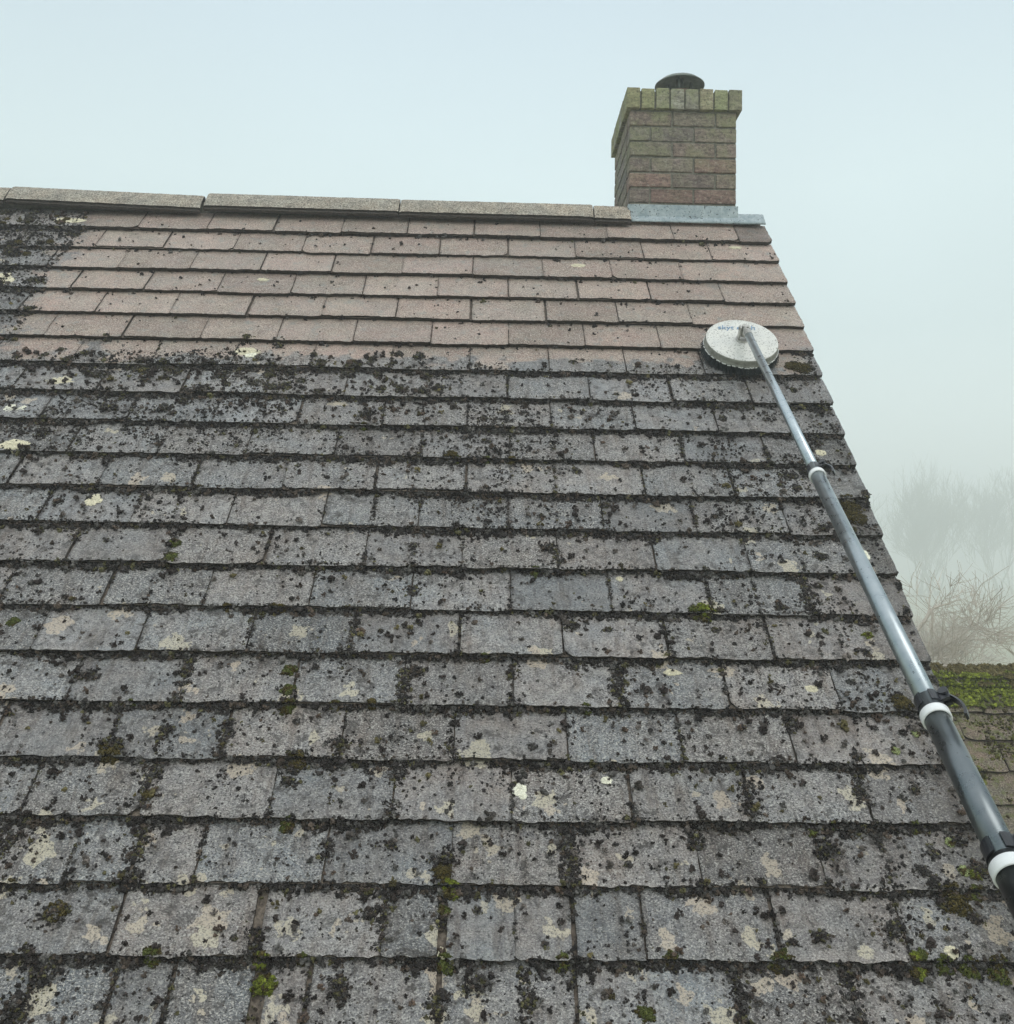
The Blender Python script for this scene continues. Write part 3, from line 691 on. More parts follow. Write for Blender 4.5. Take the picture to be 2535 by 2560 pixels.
tree('low tangled reddish brown shrub just above the mossy outbuilding ridge', 15.0, 32, 3.2, 5, 3, 23, tw=M_BROWN, spread=.6, up=.0, r=.028, rmin=.006, name='bare_shrub', group='bare shrubs beyond the outbuilding', cat='shrub')
tree('second tangled brown shrub nearer the verge of the big roof', 13.2, 31, 3.4, 5, 3, 29, tw=M_BROWN, spread=.6, up=.0, r=.026, rmin=.006, name='bare_shrub', group='bare shrubs beyond the outbuilding', cat='shrub')
rt = np.random.default_rng(31); to_, tt_ = [], []
for i in range(240):
    x_, y_ = rt.uniform(9, 52), rt.uniform(36, 74)
    grow(rt, (x_, y_, -.1), (rt.normal(0, .5), rt.normal(0, .5), 1), rt.uniform(1.2, 3.2) * (y_ / 50), .018, 1, to_, tt_, .05, .6, (3, 6), .16, 9, rmin=.007)
o = link('thicket', tubes(to_, 'thicket', 3), mat_plain('pale_dead_stems', (.44, .40, .30), (.55, .50, .40), 1.5, .95, spec=.1)); tag(o, 'pale tangle of bramble and dead stems filling the misty ground beyond the outbuilding', 'thicket', kind='stuff')
# pale curved branches close behind the verge
br = empty('pale_branched_bush', (6.2, 16, 0), 'bush with two thick pale curved branches poking out behind the roof verge', 'bush')
segs = []
def curve(pts, r0, r1):
    P = [Vector(p) for p in pts]; N_ = 14; o = []
    for i in range(N_ + 1):
        t = i / N_ * (len(P) - 1); k = min(int(t), len(P) - 2); f = t - k; f2 = f * f * (3 - 2 * f)
        p = P[k].lerp(P[k + 1], f); o.append(p + Vector((0, 0, 0.02 * math.sin(i * 1.3))))
    for i in range(N_): segs.append((np.array(o[i]), np.array(o[i + 1]), r0 + (r1 - r0) * i / N_, r0 + (r1 - r0) * (i + 1) / N_))
curve([(6.2, 16, 0), (6.25, 16, 1.2), (6.3, 16, 2.2), (6.9, 16, 2.98), (7.15, 16, 3.28), (7.5, 16, 3.42)], .06, .012)
curve([(6.2, 16, 0), (6.45, 16, 1.4), (6.7, 16, 2.35), (7.15, 16, 2.60), (7.5, 16, 2.78), (7.72, 16, 3.0)], .06, .014)
curve([(7.72, 16, 3.0), (8.0, 16.2, 2.93), (8.3, 16.3, 2.75)], .010, .004)
curve([(7.0, 16, 2.5), (7.2, 16, 2.15), (7.35, 16, 2.5)], .012, .005)
rngb = np.random.default_rng(5)
tw_ = []; dm = []
for s in list(segs)[8:]:
    for _ in range(3):
        grow(rngb, s[1], rngb.normal(0, 1, 3) + np.array([.3, 0, .4]), rngb.uniform(.3, .9), .006, 1, tw_, dm, .05, .6, (2, 4), .18, 9)
link('branches', tubes(segs, 'pale', 6), mat_plain('pale_bark', (0.42, 0.37, 0.31), (0.52, 0.46, 0.40), 8, .9), br)
link('twigs', tubes(tw_, 'twigs', 3), M_BROWN, br)

# =================================================================== THE BRUSH ON ITS POLE
cleaner = empty('roof_cleaning_brush', (0.86, 2.4, 3.95), 'white round rotary brush on a long grey telescopic pole lying up the roof slope', 'cleaning brush')
PA = Vector((1.0717, 4.1356, 4.8645))
def pix(x, y, Z):
    r = Rm @ Vector(((x - 956.5) / 1913, (y - 966) / 1913, 1)); return Vector((0, 0, 3.9)) + r * Z
PB = pix(1936, 1700, 1.48) if True else None      # real-world pole axis end, metres
PD = (PB - PA).normalized()
def pp(s): return PA + PD * s
M_PLA = None
def mat_brushplastic():
    N = NT('spattered_white_plastic'); co = N.coord(); g = N.noise(co, 130, 2, .6); lo = N.noise(co, 12, 3, .6)
    c = N.mix(N.mr(lo, .35, .65), (0.70, 0.69, 0.64), (0.60, 0.60, 0.57))
    c = N.mix(N.math('MULTIPLY', N.mr(g, .57, .64), .7), c, (.15, .14, .12)); c = N.mix(N.mr(g, .34, .26), c, (.22, .21, .19))
    return N.set(c, .45, spec=.4)
M_PLA = mat_brushplastic()
BM_ = ROOF @ Matrix.Translation((-0.331, -1.1556, -.027))
bm = bmesh.new()
lathe_bm(bm, [(0, .1005), (.05, .1005), (.146, .099), (.1515, .097), (.1535, .092), (.1545, .076), (.157, .070), (.156, .066), (.150, .066), (.149, .088), (0, .090)], 96, BM_)
M_RIM = mat_plain('scuffed_grey_rim', (.19, .19, .165), (.32, .32, .28), 45, .5)
disc = link('brush_disc', bm_mesh('disc', bm, False), M_PLA, cleaner)
# ragged bristles: one skirt of many stiff strands
disc.data.materials.append(M_RIM)
for p_ in disc.data.polygons:
    if 3 * 96 <= p_.index < 8 * 96: p_.material_index = 1
rb = np.random.default_rng(2); bs = []
for i in range(2600):
    a = rb.uniform(0, 2 * math.pi); r = rb.uniform(.125, .152); r2 = r + rb.uniform(-.004, .020)  # tips flare outward so the dark strands also stand in for the disc's shadow
    p0 = BM_ @ Vector((r * math.cos(a), r * math.sin(a), .070)); p1 = BM_ @ Vector((r2 * math.cos(a + .05), r2 * math.sin(a + .05), rb.uniform(.022, .032)))
    bs.append((np.array(p0), np.array(p1), .0016, .0010))
link('bristles', tubes(bs, 'bristles', 3), mat_plain('wet_dark_bristle', (.015, .022, .025), (.03, .04, .045), 60, .5), cleaner)
# pale worn lip
rs_ = []
for i in range(150):
    a = i / 150 * 2 * math.pi; 
    if rb.random() < .25: continue
    b = a + .045
    rs_.append((np.array(BM_ @ Vector((.1575 * math.cos(a), .1575 * math.sin(a), .066 + rb.normal(0, .0016)))), np.array(BM_ @ Vector((.1575 * math.cos(b), .1575 * math.sin(b), .066 + rb.normal(0, .0016)))), .0022, .0022))
link('foam_lip', tubes(rs_, 'lip', 5), mat_plain('pale_rubber', (.7, .72, .7), (.8, .8, .78), 30, .6), cleaner)
# lettering
for txt, du, sp_ in (('skyt', -.093, 1), ('e', -.012, 1), ('ch', 0.030, 1)):
    fc = bpy.data.curves.new('logo_text', 'FONT'); fc.body = txt; fc.size = 0.043; fc.extrude = 0.0004; fc.shear = 0.15
    to = bpy.data.objects.new('tmp', fc); COL.objects.link(to); dg = bpy.context.evaluated_depsgraph_get(); me = bpy.data.meshes.new_from_object(to.evaluated_get(dg)); bpy.data.objects.remove(to)
    link('lettering', me, mat_plain('faded_blue_ink' if txt != 'e' else 'faded_blue_ink_pale', (.06, .17, .36), (.22, .36, .48), 90, .5), disc, BM_ @ Matrix.Translation((du, .073 - .09 * abs(du + .02) * 0, .1012)))
# swivel bracket
M_STEEL = mat_plain('scuffed_steel', (.36, .35, .32), (.5, .49, .46), 60, .42, .7)
bm = bmesh.new()
lathe_bm(bm, [(0, .106), (.026, .106), (.028, .104), (.028, .100), (0, .100)], 32, BM_)
bx = lambda *a: bbox_bm(bm, *a, M=BM_)
bx(-.020, -.014, -.012, .014, .105, .165); bx(.014, .020, -.012, .014, .105, .165)
for v in (): pass
link('bracket', bm_mesh('bracket', bm), M_STEEL, cleaner)
bm = bmesh.new(); cyl_bm(bm, BM_ @ Vector((-.022, .010, .150)), BM_ @ Vector((.026, .010, .150)), .0075, seg=16); cyl_bm(bm, BM_ @ Vector((0, .002, .118)), BM_ @ Vector((0, .002, .170)), .0125, seg=20)
link('swivel_pin', bm_mesh('pin', bm, False), M_STEEL, cleaner)
bm = bmesh.new(); cyl_bm(bm, BM_ @ Vector((.0, .002, .155)), PA + PD * .02, .010, .011, seg=16); cyl_bm(bm, PA - PD * .012, PA + PD * .05, .0172, seg=24)
link('pole_socket', bm_mesh('sock', bm, False), M_STEEL, cleaner)
# pole sections, collars and lever clamps
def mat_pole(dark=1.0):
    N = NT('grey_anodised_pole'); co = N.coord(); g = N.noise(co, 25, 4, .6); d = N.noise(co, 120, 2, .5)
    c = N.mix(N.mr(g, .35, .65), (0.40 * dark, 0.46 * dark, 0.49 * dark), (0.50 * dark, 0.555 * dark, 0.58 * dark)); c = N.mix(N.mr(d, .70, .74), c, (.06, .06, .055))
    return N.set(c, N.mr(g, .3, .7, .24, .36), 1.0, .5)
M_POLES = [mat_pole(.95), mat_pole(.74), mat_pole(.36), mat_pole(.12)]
SEC = [(0.0, 1.48, .0158), (1.42, 2.60, .0200), (2.54, 2.985, .0236), (2.95, 4.0, .0272)]
M_COL = mat_plain('white_plastic_collar', (.74, .76, .76), (.82, .83, .82), 30, .4)
M_BLK = mat_plain('black_plastic', (.008, .010, .014), (.02, .022, .028), 40, .32, spec=.5)
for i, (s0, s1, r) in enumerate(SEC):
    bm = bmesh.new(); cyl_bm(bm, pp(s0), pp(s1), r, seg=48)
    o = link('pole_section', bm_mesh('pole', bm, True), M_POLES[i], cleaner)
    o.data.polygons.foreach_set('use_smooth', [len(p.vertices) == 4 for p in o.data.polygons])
camdir = (Vector((0, 0, 3.9)) - pp(2)).normalized()
side = PD.cross(camdir).normalized();
if side.x < 0: side = -side
front = side.cross(PD).normalized()
if front.dot(camdir) < 0: front = -front
CL = [(1.4785, 0), (2.592, 1), (2.972, 2)]
for s, i in CL:
    r = SEC[i + 1][2]; rin = SEC[i][2]
    M = Matrix.Translation(pp(s)) @ Matrix(((side.x, front.x, PD.x), (side.y, front.y, PD.y), (side.z, front.z, PD.z))).to_4x4()
    KS = (1.0, 1.1, 1.2)[i]; bm = bmesh.new(); wd = .010 + .001 * i
    lathe_bm(bm, [(rin + .0005, -wd), (r + .0022, -wd), (r + .0036, -wd + .002), (r + .0036, wd - .002), (r + .0022, wd), (r + .0003, wd)], 48, M)
    link('collar', bm_mesh('collar', bm, True), M_COL, cleaner)
    bm = bmesh.new(); c0 = -.052
    # split ring round the inner tube
    prof = []
    sg = 28
    for k in range(sg + 1):
        a = math.radians(-70 + 320 * k / sg) ; prof.append(a)
    ri, ro, h0, h1 = rin + .0003, rin + .0048, -.056, -.026
    rows_ = []
    for a in prof:
        c_, s_ = math.cos(a + math.pi), math.sin(a + math.pi)
        rows_.append([bm.verts.new(M @ Vector((c_ * q, s_ * q, z))) for q, z in ((ri, h0), (ro, h0), (ro, h1), (ri, h1))])
    for a, b in zip(rows_, rows_[1:]):
        for k in range(4): bm.faces.new((a[k], a[(k + 1) % 4], b[(k + 1) % 4], b[k]))
    bm.faces.new(rows_[0][::-1]); bm.faces.new(rows_[-1])
    # lugs on the side
    bbox_bm(bm, rin + .002, rin + .019, -.010, -.003, h0 + .003, h1 - .003, M); bbox_bm(bm, rin + .002, rin + .019, .003, .010, h0 + .003, h1 - .003, M)
    cyl_bm(bm, M @ Vector((rin + .013, -.016, -.041)), M @ Vector((rin + .013, .016, -.041)), .0035, seg=12)
    cl_ = link('clamp', bm_mesh('clamp', bm), M_BLK, cleaner)
    # curved lever
    bm = bmesh.new(); lp = []
    for k in range(13):
        t = k / 12; lp.append((rin + .010 + .020 * math.sin(t * 2.2), -.052 + .078 * t))
    hw = .0085; prev = None
    for (x, z) in lp:
        cur = [bm.verts.new(M @ Vector((rin + (x - rin) * KS + a, b * KS, z))) for a, b in ((-.0022, -hw), (.0026, -hw * .7), (.0026, hw * .7), (-.0022, hw))]
        if prev:
            for k in range(4): bm.faces.new((prev[k], prev[(k + 1) % 4], cur[(k + 1) % 4], cur[k]))
        else: bm.faces.new(cur[::-1])
        prev = cur
    bm.faces.new(prev)
    cyl_bm(bm, M @ Vector((rin + .012, -.013, -.050)), M @ Vector((rin + .012, .013, -.050)), .0085 * KS, seg=20)
    link('lever', bm_mesh('lever', bm), M_BLK, cl_)

# =================================================================== MOSS, DIRT AND LICHEN
def lumps(P, S, Nrm=None, tmpl=ICO1, flat=0.7, cols=None, jit=0.28, seed=0, Mx=None):
    """P (n,3) local roof coords (u,-v,w), S sizes"""
    rng = np.random.default_rng(seed); tv, tf = tmpl; n = len(P); k = len(tv)
    S = np.asarray(S)[:, None]
    ang = rng.uniform(0, 2 * np.pi, n); ca, sa = np.cos(ang), np.sin(ang)
    st = rng.uniform(.65, 1.45, (n, 3)); st[:, 2] *= flat
    V = tv[None] * (1 + rng.normal(0, jit, (n, k, 1))) * st[:, None, :] * S[:, None, :]
    x = V[..., 0] * ca[:, None] - V[..., 1] * sa[:, None]; y = V[..., 0] * sa[:, None] + V[..., 1] * ca[:, None]
    V = np.stack([x, y, V[..., 2]], -1) + np.asarray(P)[:, None, :]
    F = tf[None] + (np.arange(n) * k)[:, None, None]
    C = np.repeat(np.asarray(cols)[:, None, :], k, 1) * rng.uniform(.75, 1.25, (n, k, 1)); C[..., 3] = 1
    return V.reshape(-1, 3), F.reshape(-1, 3), C.reshape(-1, 4)
def surf_w(v):          # height of the tile face at slope distance v
    n = np.ceil(v / GA); return -(n * GA - v) * TILT
def clean_mask(u, v):
    a = v + (fnoise(u * 5, v * 5, 3) - .5) * .12 < 1.20
    b = u + (fnoise(u * 14 + 3, v * 14, 2) - .5) * .14 > -3.43
    c = (u < -.1) | (v < 1.1)
    return a & b & c
rng = np.random.default_rng(21)
ULO = XL - O.x
VMAX = NC * GA
DARK = np.array([.022, .019, .018, 1]); BRN = np.array([.052, .040, .032, 1]); GRY = np.array([.068, .064, .060, 1]); OLV = np.array([.065, .060, .028, 1])
def colmix(n, rng, olive=0.05):
    r = rng.random(n)[:, None]; r2 = rng.random(n)[:, None]
    c = np.where(r < .58, DARK, np.where(r < .78, BRN, GRY)); c = np.where(r2 < olive, OLV, c)
    return c * rng.uniform(.6, 1.5, (n, 1))
P1, S1, C1 = [], [], []
# (a) crumbs scattered over the soiled tiles
n = 330000; u = rng.uniform(ULO + .02, -.01, n); v = rng.uniform(0.02, VMAX - .02, n)
dn = fnoise(u * 3.1, v * 4.2, 3); dn2 = fnoise(u * 14 + 5, v * 14, 2)
pr = np.clip((dn - .30) * 2.0, 0.05, 1) * np.clip((dn2 - .28) * 2.6, .06, 1) * 0.62
band = np.exp(-((v - 1.55) / .42) ** 2); pr = pr * (1 + 1.1 * band) * np.where((u < -2.2) & (v < 1.9), 1.9, 1.0) * np.where(v > 2.9, .75, 1.0)
cm = clean_mask(u, v); pr = pr * (1 + 1.3 * (u > -.30)); pr = np.where(cm, .014, pr); pr = np.where((u < -3.45) & (v < 1.2), .62 * np.clip((-3.3 - u) / .35, .2, 1), pr)
keep = rng.random(n) < pr; u, v = u[keep], v[keep]; s = np.clip(rng.lognormal(np.log(.0028), .52, len(u)), .0013, .0125)
P1.append(np.stack([u, -v, surf_w(v) + s * .25 - .0005], 1)); S1.append(s); C1.append(colmix(len(u), rng))
# (b) dirt packed under each course edge
for k in range(1, NC):
    m = 4200; u = rng.uniform(ULO + .02, -.01, m); v0 = k * GA
    am = fnoise(u * 6 + k * 3.7, np.full(m, k * 1.9), 4); amt = np.clip((am - .28) * 3.0, 0.15, 1)
    soiled = ~clean_mask(u, np.full(m, v0 + .03)); keep = (rng.random(m) < amt) & (soiled | (rng.random(m) < .05)); u = u[keep]; amt = amt[keep]
    v = v0 + np.abs(rng.normal(0, .5, len(u))) * .033 * amt + rng.normal(0, .0015, len(u)); s = np.clip(rng.lognormal(np.log(.0056), .5, len(u)), .002, .016)
    w = surf_w(v0 + .004) + np.clip(1 - (v - v0) / .02, 0, 1) * rng.uniform(0, .012, len(u)); P1.append(np.stack([u, -v, w], 1)); S1.append(s); C1.append(colmix(len(u), rng))
    # on the lip itself
    m2 = 700; u = rng.uniform(ULO, 0, m2); am = fnoise(u * 5 + k * 9.7, np.full(m2, k * 4.9), 3); keep = (am > .45) & ~clean_mask(u, np.full(m2, v0 - .02)); u = u[keep]
    v = v0 + rng.normal(-.003, .004, len(u)); s = rng.uniform(.0015, .0045, len(u)); P1.append(np.stack([u, -v, np.full(len(u), .0005)], 1)); S1.append(s); C1.append(colmix(len(u), rng))
# (a2) fewer, larger clods, mostly low on the slope and in the raked-up band
n = 30000; u = rng.uniform(ULO + .02, -.01, n); v = rng.uniform(0.02, VMAX - .02, n); dn = fnoise(u * 4.1 + 3, v * 5.2, 3)
pr = np.clip((dn - .40) * 3.0, .03, 1) * .42 * (1 + 3.0 * np.exp(-((v - 1.42) / .22) ** 2) * (u < -1.4)); pr = np.where(clean_mask(u, v), .004, pr)
keep = rng.random(n) < pr; u, v = u[keep], v[keep]; s = np.clip(rng.lognormal(np.log(.0078), .38, len(u)), .0045, .017)
P1.append(np.stack([u, -v, surf_w(v) + s * .3], 1)); S1.append(s); C1.append(colmix(len(u), rng, .1) * np.array([1.15, 1.05, 1.0, 1]))
# (c) along the joints, real and closed ones
for (k, ju, g) in JOINTS + [(n_, -(i + (0.0 if n_ % 2 else .5)) * W + random.uniform(-.03, .03), 0.004) for n_ in range(8, NC + 1) for i in range(1, 18) if random.random() < .28]:
    if clean_mask(np.array([ju]), np.array([k * GA - .09]))[0]: continue
    wide = k > 12 and rng.random() < .38; m = int(rng.uniform(200, 420)) if wide else int(rng.uniform(25, 110)); v = k * GA - rng.uniform(0, .17, m) ** 1.0; u = ju + rng.normal(0, (.011 if wide else .0035) + g * .25, m)
    sel = fnoise(v * 20 + ju * 7, np.full(m, k + ju), 2) > .42; u, v = u[sel], v[sel]; s = np.clip(rng.lognormal(np.log(.0036), .45, len(u)), .0015, .009)
    P1.append(np.stack([u, -v, surf_w(v) - .001], 1)); S1.append(s); C1.append(colmix(len(u), rng, .14))
# (d) bigger torn pads of dead moss
BROWN = [(-1.187, 2.318, .035), (-2.316, 3.075, .03), (-2.674, 1.599, .045), (-1.884, 1.609, .05), (-2.6, 2.882, .035), (-2.461, 3.131, .045), (-1.931, 3.159, .04), (-1.942, 3.235, .03), (-1.816, 3.113, .035), (-1.122, 2.665, .04), (-1.611, 2.85, .03), (-1.497, 3.466, .05), (-2.473, 3.616, .05), (-2.646, 3.418, .03), (-2.455, 3.772, .06), (-1.408, 3.783, .045), (-1.736, 3.81, .05), (-1.281, 3.825, .03), (-1.004, 2.678, .02), (-.08, 3.482, .04), (-.193, 3.569, .04), (-.477, 3.426, .045), (-.346, 3.249, .03), (-2.487, 3.844, .06), (-.351, 3.64, .05), (-.086, 3.035, .03), (-.545, 3.662, .03), (-1.739, 3.779, .03), (-1.679, 3.61, .03), (-.26, 2.0, .03), (-.12, 1.72, .03), (-.1, 1.22, .035), (-.05, 1.23, .03), (-.2, 1.9, .04), (-2.9, 1.60, .05), (-3.1, 1.75, .05), (-2.1, 1.27, .035), (-1.9, 1.24, .02), (-1.05, 1.23, .02), (-2.72, 1.33, .04), (-2.5, 1.36, .05), (-2.35, 1.42, .04), (-2.55, 1.47, .05), (-2.3, 1.31, .04), (-3.0, 1.38, .05), (-1.42, 1.62, .02), (-.5, 1.5, .025)]
for i in range(60): BROWN.append((rng.uniform(-3.6, -1.6), rng.normal(1.33, .10), rng.uniform(.015, .04)))
for i in range(40): BROWN.append((-abs(rng.normal(0, .16)), rng.uniform(1.3, 4.2), rng.uniform(.015, .035)))
for i in range(90): BROWN.append((rng.uniform(-3.6, -.05), rng.uniform(1.4, 4.3), rng.uniform(.008, .022)))
for i in range(70): BROWN.append((rng.uniform(-4.4, -3.42), rng.uniform(.03, 1.15), rng.uniform(.02, .06)))
for (cu, cv, R_) in BROWN:
    m = int(40 + R_ * 3000); rr = R_ * np.abs(rng.normal(0, .55, m)); a = rng.uniform(0, 6.28, m); wig = .3 + 1.4 * fnoise(np.cos(a) * 2 + cu * 9, np.sin(a) * 2 + cv * 9, 2)
    u = np.minimum(cu + rr * np.cos(a) * wig * rng.uniform(.7, 1.0), -.002); v = np.clip(cv + rr * np.sin(a) * wig * .8, .02, VMAX); s = np.clip(rng.lognormal(np.log(.0034), .4, m), .0015, .008)
    h = np.clip(1 - (rr / R_) ** 2, 0, 1) * R_ * .30
    c = colmix(m, rng, .16 if cv > 1.5 else .3); P1.append(np.stack([u, -v, surf_w(v) + rng.random(m) * h], 1)); S1.append(s); C1.append(c)
P = np.concatenate(P1); S = np.concatenate(S1); C = np.concatenate(C1)
big = S > .0052
kk = 9; Pb = np.repeat(P[big], kk, 0); Sb = np.repeat(S[big], kk); Cb = np.repeat(C[big], kk, 0)
dd_ = rng.normal(0, 1, Pb.shape); dd_ /= np.linalg.norm(dd_, axis=1)[:, None]; dd_[:, 2] = np.abs(dd_[:, 2]) * 1.15
Pb = Pb + dd_ * Sb[:, None] * rng.uniform(.3, .95, (len(Sb), 1)); Sb = Sb * rng.uniform(.22, .46, len(Sb)); Cb = Cb * rng.uniform(.7, 1.5, (len(Sb), 1)) * (.55 + 1.3 * dd_[:, 2:3] * 0 + .6)
P = np.concatenate([P[~big], Pb]); S = np.concatenate([S[~big], Sb]); C = np.concatenate([C[~big], Cb])
P[:, 0] = np.minimum(P[:, 0], .004)
print('crumbs', len(P))
V_, F_, Cc = lumps(P, S, cols=C, seed=3, flat=.95)
o = link('dead_moss', np_mesh('dead_moss', V_, F3=F_, cols=Cc), M_MOSS, None, ROOF); tag(o, 'dark crumbs and torn pads of dead moss strewn over the unscrubbed tiles', 'moss', kind='stuff')
# live green cushions
GREEN = [(-2.466, 2.325, .022, 1), (-2.459, 2.395, .022, 1), (-1.999, 2.852, .02, 1), (-1.99, 2.931, .02, 1), (-1.986, 2.988, .022, 1), (-2.893, 2.676, .018, 1), (-2.32, 3.286, .014, 0), (-1.737, 2.975, .012, 0), (-.141, 2.951, .028, 0), (-1.503, 3.503, .022, 0), (-1.483, 3.545, .024, 2), (-1.495, 3.599, .013, 1), (-1.916, 3.787, .026, 2), (-1.005, 3.851, .020, 1), (-.168, 2.685, .016, 2), (-.087, 2.08, .035, 0), (-.085, 2.149, .038, 0), (-.685, 2.600, .03, 2), (-.72, 2.603, .02, 1), (-.321, 3.745, .022, 2), (-.321, 3.715, .014, 2), (-.658, 3.724, .025, 1), (-1.929, 3.167, .025, 0), (-2.461, 3.157, .03, 0), (-1.542, 1.848, .024, 0), (-1.52, 1.868, .016, 1), (-2.468, 3.609, .025, 0), (-.123, 3.054, .010, 3), (-.204, 3.118, .011, 3), (-.217, 3.361, .012, 1), (-.131, 3.399, .011, 3), (-.124, 3.485, .013, 3), (-.095, 3.494, .016, 2), (-.109, 3.547, .018, 1), (-.172, 3.569, .04, 0), (-1.938, 3.73, .018, 2), (-1.487, 3.734, .022, 1), (-1.235, 2.43, .014, 1), (-1.929, 3.369, .018, 1), (-.303, 3.706, .012, 1), (-.08, 1.25, .04, 0), (-.12, 1.235, .03, 0), (-1.2, 3.73, .02, 1), (-.93, 3.72, .016, 1), (-.5, 3.37, .012, 1), (-2.2, 3.72, .02, 1), (-.25, 3.73, .02, 1), (-.12, 3.74, .03, 1), (-.19, 3.735, .022, 1)]
for i in range(26): GREEN.append((rng.uniform(-3, -.05), round(rng.uniform(9, 22)) * GA + .004, rng.uniform(.006, .014), int(rng.integers(0, 2))))
for i in range(22): GREEN.append((rng.uniform(-4.3, -3.5), rng.uniform(.05, .5), rng.uniform(.01, .03), 0))
GC = {0: (.075, .060, .022, 1), 1: (.070, .080, .022, 1), 2: (.125, .145, .022, 1), 3: (.25, .28, .13, 1)}
P1, S1, C1 = [], [], []
for (cu, cv, R_, k) in GREEN:
    m = int(160 + R_ * 9000); rr = R_ * np.sqrt(rng.random(m)); a = rng.uniform(0, 6.28, m); wig = .35 + 1.4 * fnoise(np.cos(a) * 2.5 + cu * 9, np.sin(a) * 2.5 + cv * 9, 3)
    u = np.minimum(cu + rr * np.cos(a) * wig, 0); v = cv + rr * np.sin(a) * wig; s = np.clip(rng.lognormal(np.log(.0021), .3, m), .001, .004)
    h = np.sqrt(np.clip(1 - (rr / R_) ** 2, 0, 1)) * R_ * .5 * (.6 + .8 * fnoise(u * 60, v * 60, 2))
    c = np.where(fnoise(u * 70, v * 70, 2)[:, None] > .57, np.array(GC[0]) * .8, np.array(GC[k])[None]) * rng.uniform(.5, 1.35, (m, 1)) * (0.65 + .6 * (h / (R_ * .55)))[:, None]
    P1.append(np.stack([u, -v, surf_w(v) + h * rng.uniform(.6, 1, m)], 1)); S1.append(s); C1.append(c)
V_, F_, Cc = lumps(np.concatenate(P1), np.concatenate(S1), cols=np.concatenate(C1), seed=4, flat=1.0)
o = link('green_moss', np_mesh('green_moss', V_, F3=F_, cols=Cc), M_GREEN, None, ROOF); tag(o, 'small bright green and olive cushions of living moss in the tile joints of the big roof', 'moss', kind='stuff')
# crust lichen: thin irregular discs
def lichen(spots, name, label, seed):
    rg = np.random.default_rng(seed); V = []; F = []; C = []; base = 0
    for (cu, cv, R_, col, el) in spots:
        k = 46; rings = 5; a = np.linspace(0, 2 * np.pi, k, endpoint=False)
        ou = .62 + .75 * fnoise(np.cos(a) * 1.6 + cu * 13, np.sin(a) * 1.6 + cv * 11, 3) + .05 * rg.normal(0, .6, k)
        V.append([[cu, -cv, 0]]); 
        for r in range(1, rings + 1):
            f = r / rings; V.append(np.stack([cu + np.cos(a) * R_ * ou * f * el, -cv + np.sin(a) * R_ * ou * f / el, np.zeros(k)], 1))
        P = np.concatenate(V[-(rings + 1):]); vv = -P[:, 1]; edge = np.concatenate([[0], np.repeat(np.arange(1, rings + 1) / rings, k)])
        P[:, 2] = np.minimum(surf_w(vv), 0) + .0036 + rg.normal(0, .0007, len(P)) - .0030 * (edge > .99)
        del V[-(rings + 1):]; V.append(P)
        for i in range(k): F.append((base, base + 1 + i, base + 1 + (i + 1) % k))
        for r in range(rings - 1):
            o_ = base + 1 + r * k
            for i in range(k):
                j = (i + 1) % k; F.append((o_ + i, o_ + k + i, o_ + k + j)); F.append((o_ + i, o_ + k + j, o_ + j))
        C.append(np.tile([*col, 1], (len(P), 1)) * rg.uniform(.8, 1.1, (len(P), 1))); base += len(P)
    o = link(name, np_mesh(name, np.concatenate(V), F3=F, cols=np.concatenate(C), smooth=True), M_LICHEN, None, ROOF); tag(o, label, 'lichen', kind='stuff')
WH = (.78, .76, .62); CR = (.62, .57, .42); TN = (.46, .38, .28)
LS = [(-1.299, 3.255, .022, WH, .9), (-1.29, 3.275, .012, WH, 1), (-1.053, 3.221, .014, WH, 1.1), (-.985, .439, .028, CR, 1.3), (-.191, .23, .022, CR, 1.4), (-2.455, .622, .02, CR, 1.3), (-3.25, 1.62, .045, WH, 1.2), (-3.14, 1.428, .045, CR, 1.6), (-3.182, 1.831, .045, CR, 1.3), (-2.426, 1.19, .040, CR, 1.2), (-2.40, 1.225, .022, WH, 1.2), (-2.805, 2.112, .03, CR, .9), (-.094, 2.332, .028, WH, .9), (-1.494, 3.711, .014, CR, 1), (-.228, 3.699, .02, CR, 1), (-3.65, .669, .07, CR, 1), (-.12, 1.79, .02, CR, 1), (-.82, 2.84, .02, CR, 1.5), (-.4, 2.9, .02, CR, 1.2), (-.95, 2.45, .012, CR, 1), (-3.5, .12, .05, CR, 1.5)]
lichen(LS, 'pale_lichen', 'chalky white and cream lichen spots dotted over the big roof', 9)
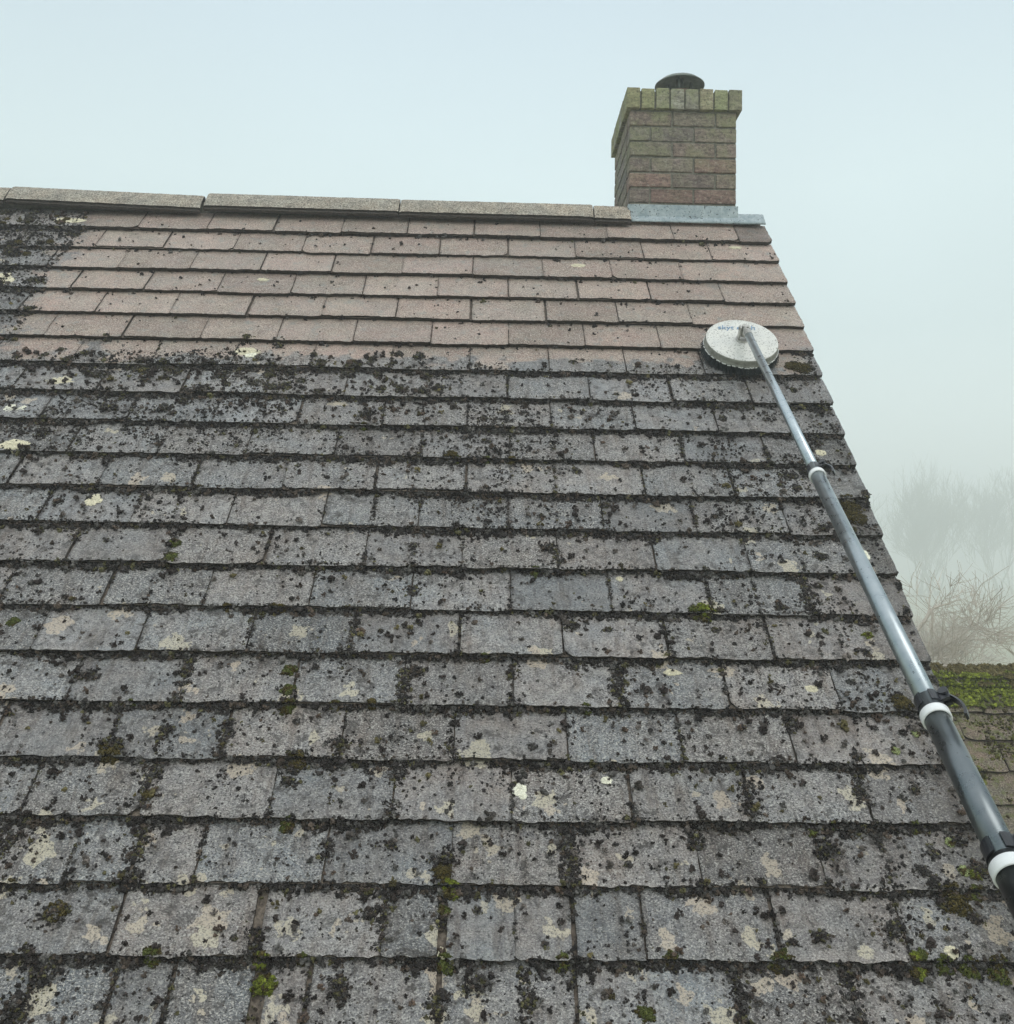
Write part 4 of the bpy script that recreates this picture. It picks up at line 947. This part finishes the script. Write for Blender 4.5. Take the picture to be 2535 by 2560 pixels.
# bits on the ridge / outbuilding moss
P1, S1, C1 = [], [], []
def esw(v): n_ = np.ceil(v / GA); return -(n_ * GA - v) * TILT
eu0 = EX0 - EO.x + .02
m = 26000; u = rng.uniform(eu0, eu0 + 3.2, m); v = rng.uniform(-.09, .16, m); am = fnoise(u * 9, v * 9, 3); keep = rng.random(m) < np.clip((am - .25) * 4, .1, 1); u, v = u[keep], v[keep]
hh = np.where(v < .03, .040, .0) ; w = np.where(v > 0, esw(np.maximum(v, .001)), .0) + hh * np.clip((.05 - v) / .05, 0, 1) + .006 + .020 * (fnoise(u * 30, v * 30, 2))
c = np.where(rng.random((len(u), 1)) < .45, np.array([[.22, .26, .035, 1]]), np.array([[.115, .135, .028, 1]])); br_ = (fnoise(u * 6 + 4, v * 22, 2) > .56)[:, None] | (v < -.045)[:, None]
c = np.where(br_, np.array([[.13, .11, .05, 1]]), c); P1.append(np.stack([u, -v, w], 1)); S1.append(np.clip(rng.lognormal(np.log(.0062), .35, len(u)), .003, .012)); C1.append(c * rng.uniform(.6, 1.3, (len(u), 1)))
m = 26000; u = rng.uniform(eu0, eu0 + 3.2, m); v = rng.uniform(.14, 9 * GA, m); am = fnoise(u * 7 + 2, v * 7, 3); keep = rng.random(m) < np.clip((am - .50 + .25 * np.exp(-((v - .22) / .15) ** 2)) * 5, .03, 1); u, v = u[keep], v[keep]
c = np.where(rng.random((len(u), 1)) < .5, np.array([[.12, .125, .032, 1]]), np.array([[.07, .06, .035, 1]])); P1.append(np.stack([u, -v, esw(v) + .003], 1)); S1.append(np.clip(rng.lognormal(np.log(.0052), .4, len(u)), .002, .011)); C1.append(c * rng.uniform(.6, 1.3, (len(u), 1)))
V_, F_, Cc = lumps(np.concatenate(P1), np.concatenate(S1), cols=np.concatenate(C1), seed=6, flat=1.0)
o = link('ridge_moss', np_mesh('ridge_moss', V_, F3=F_, cols=Cc), M_GREEN, None, EROOF); tag(o, 'thick yellow green moss carpeting the ridge and upper tiles of the outbuilding', 'moss', kind='stuff')
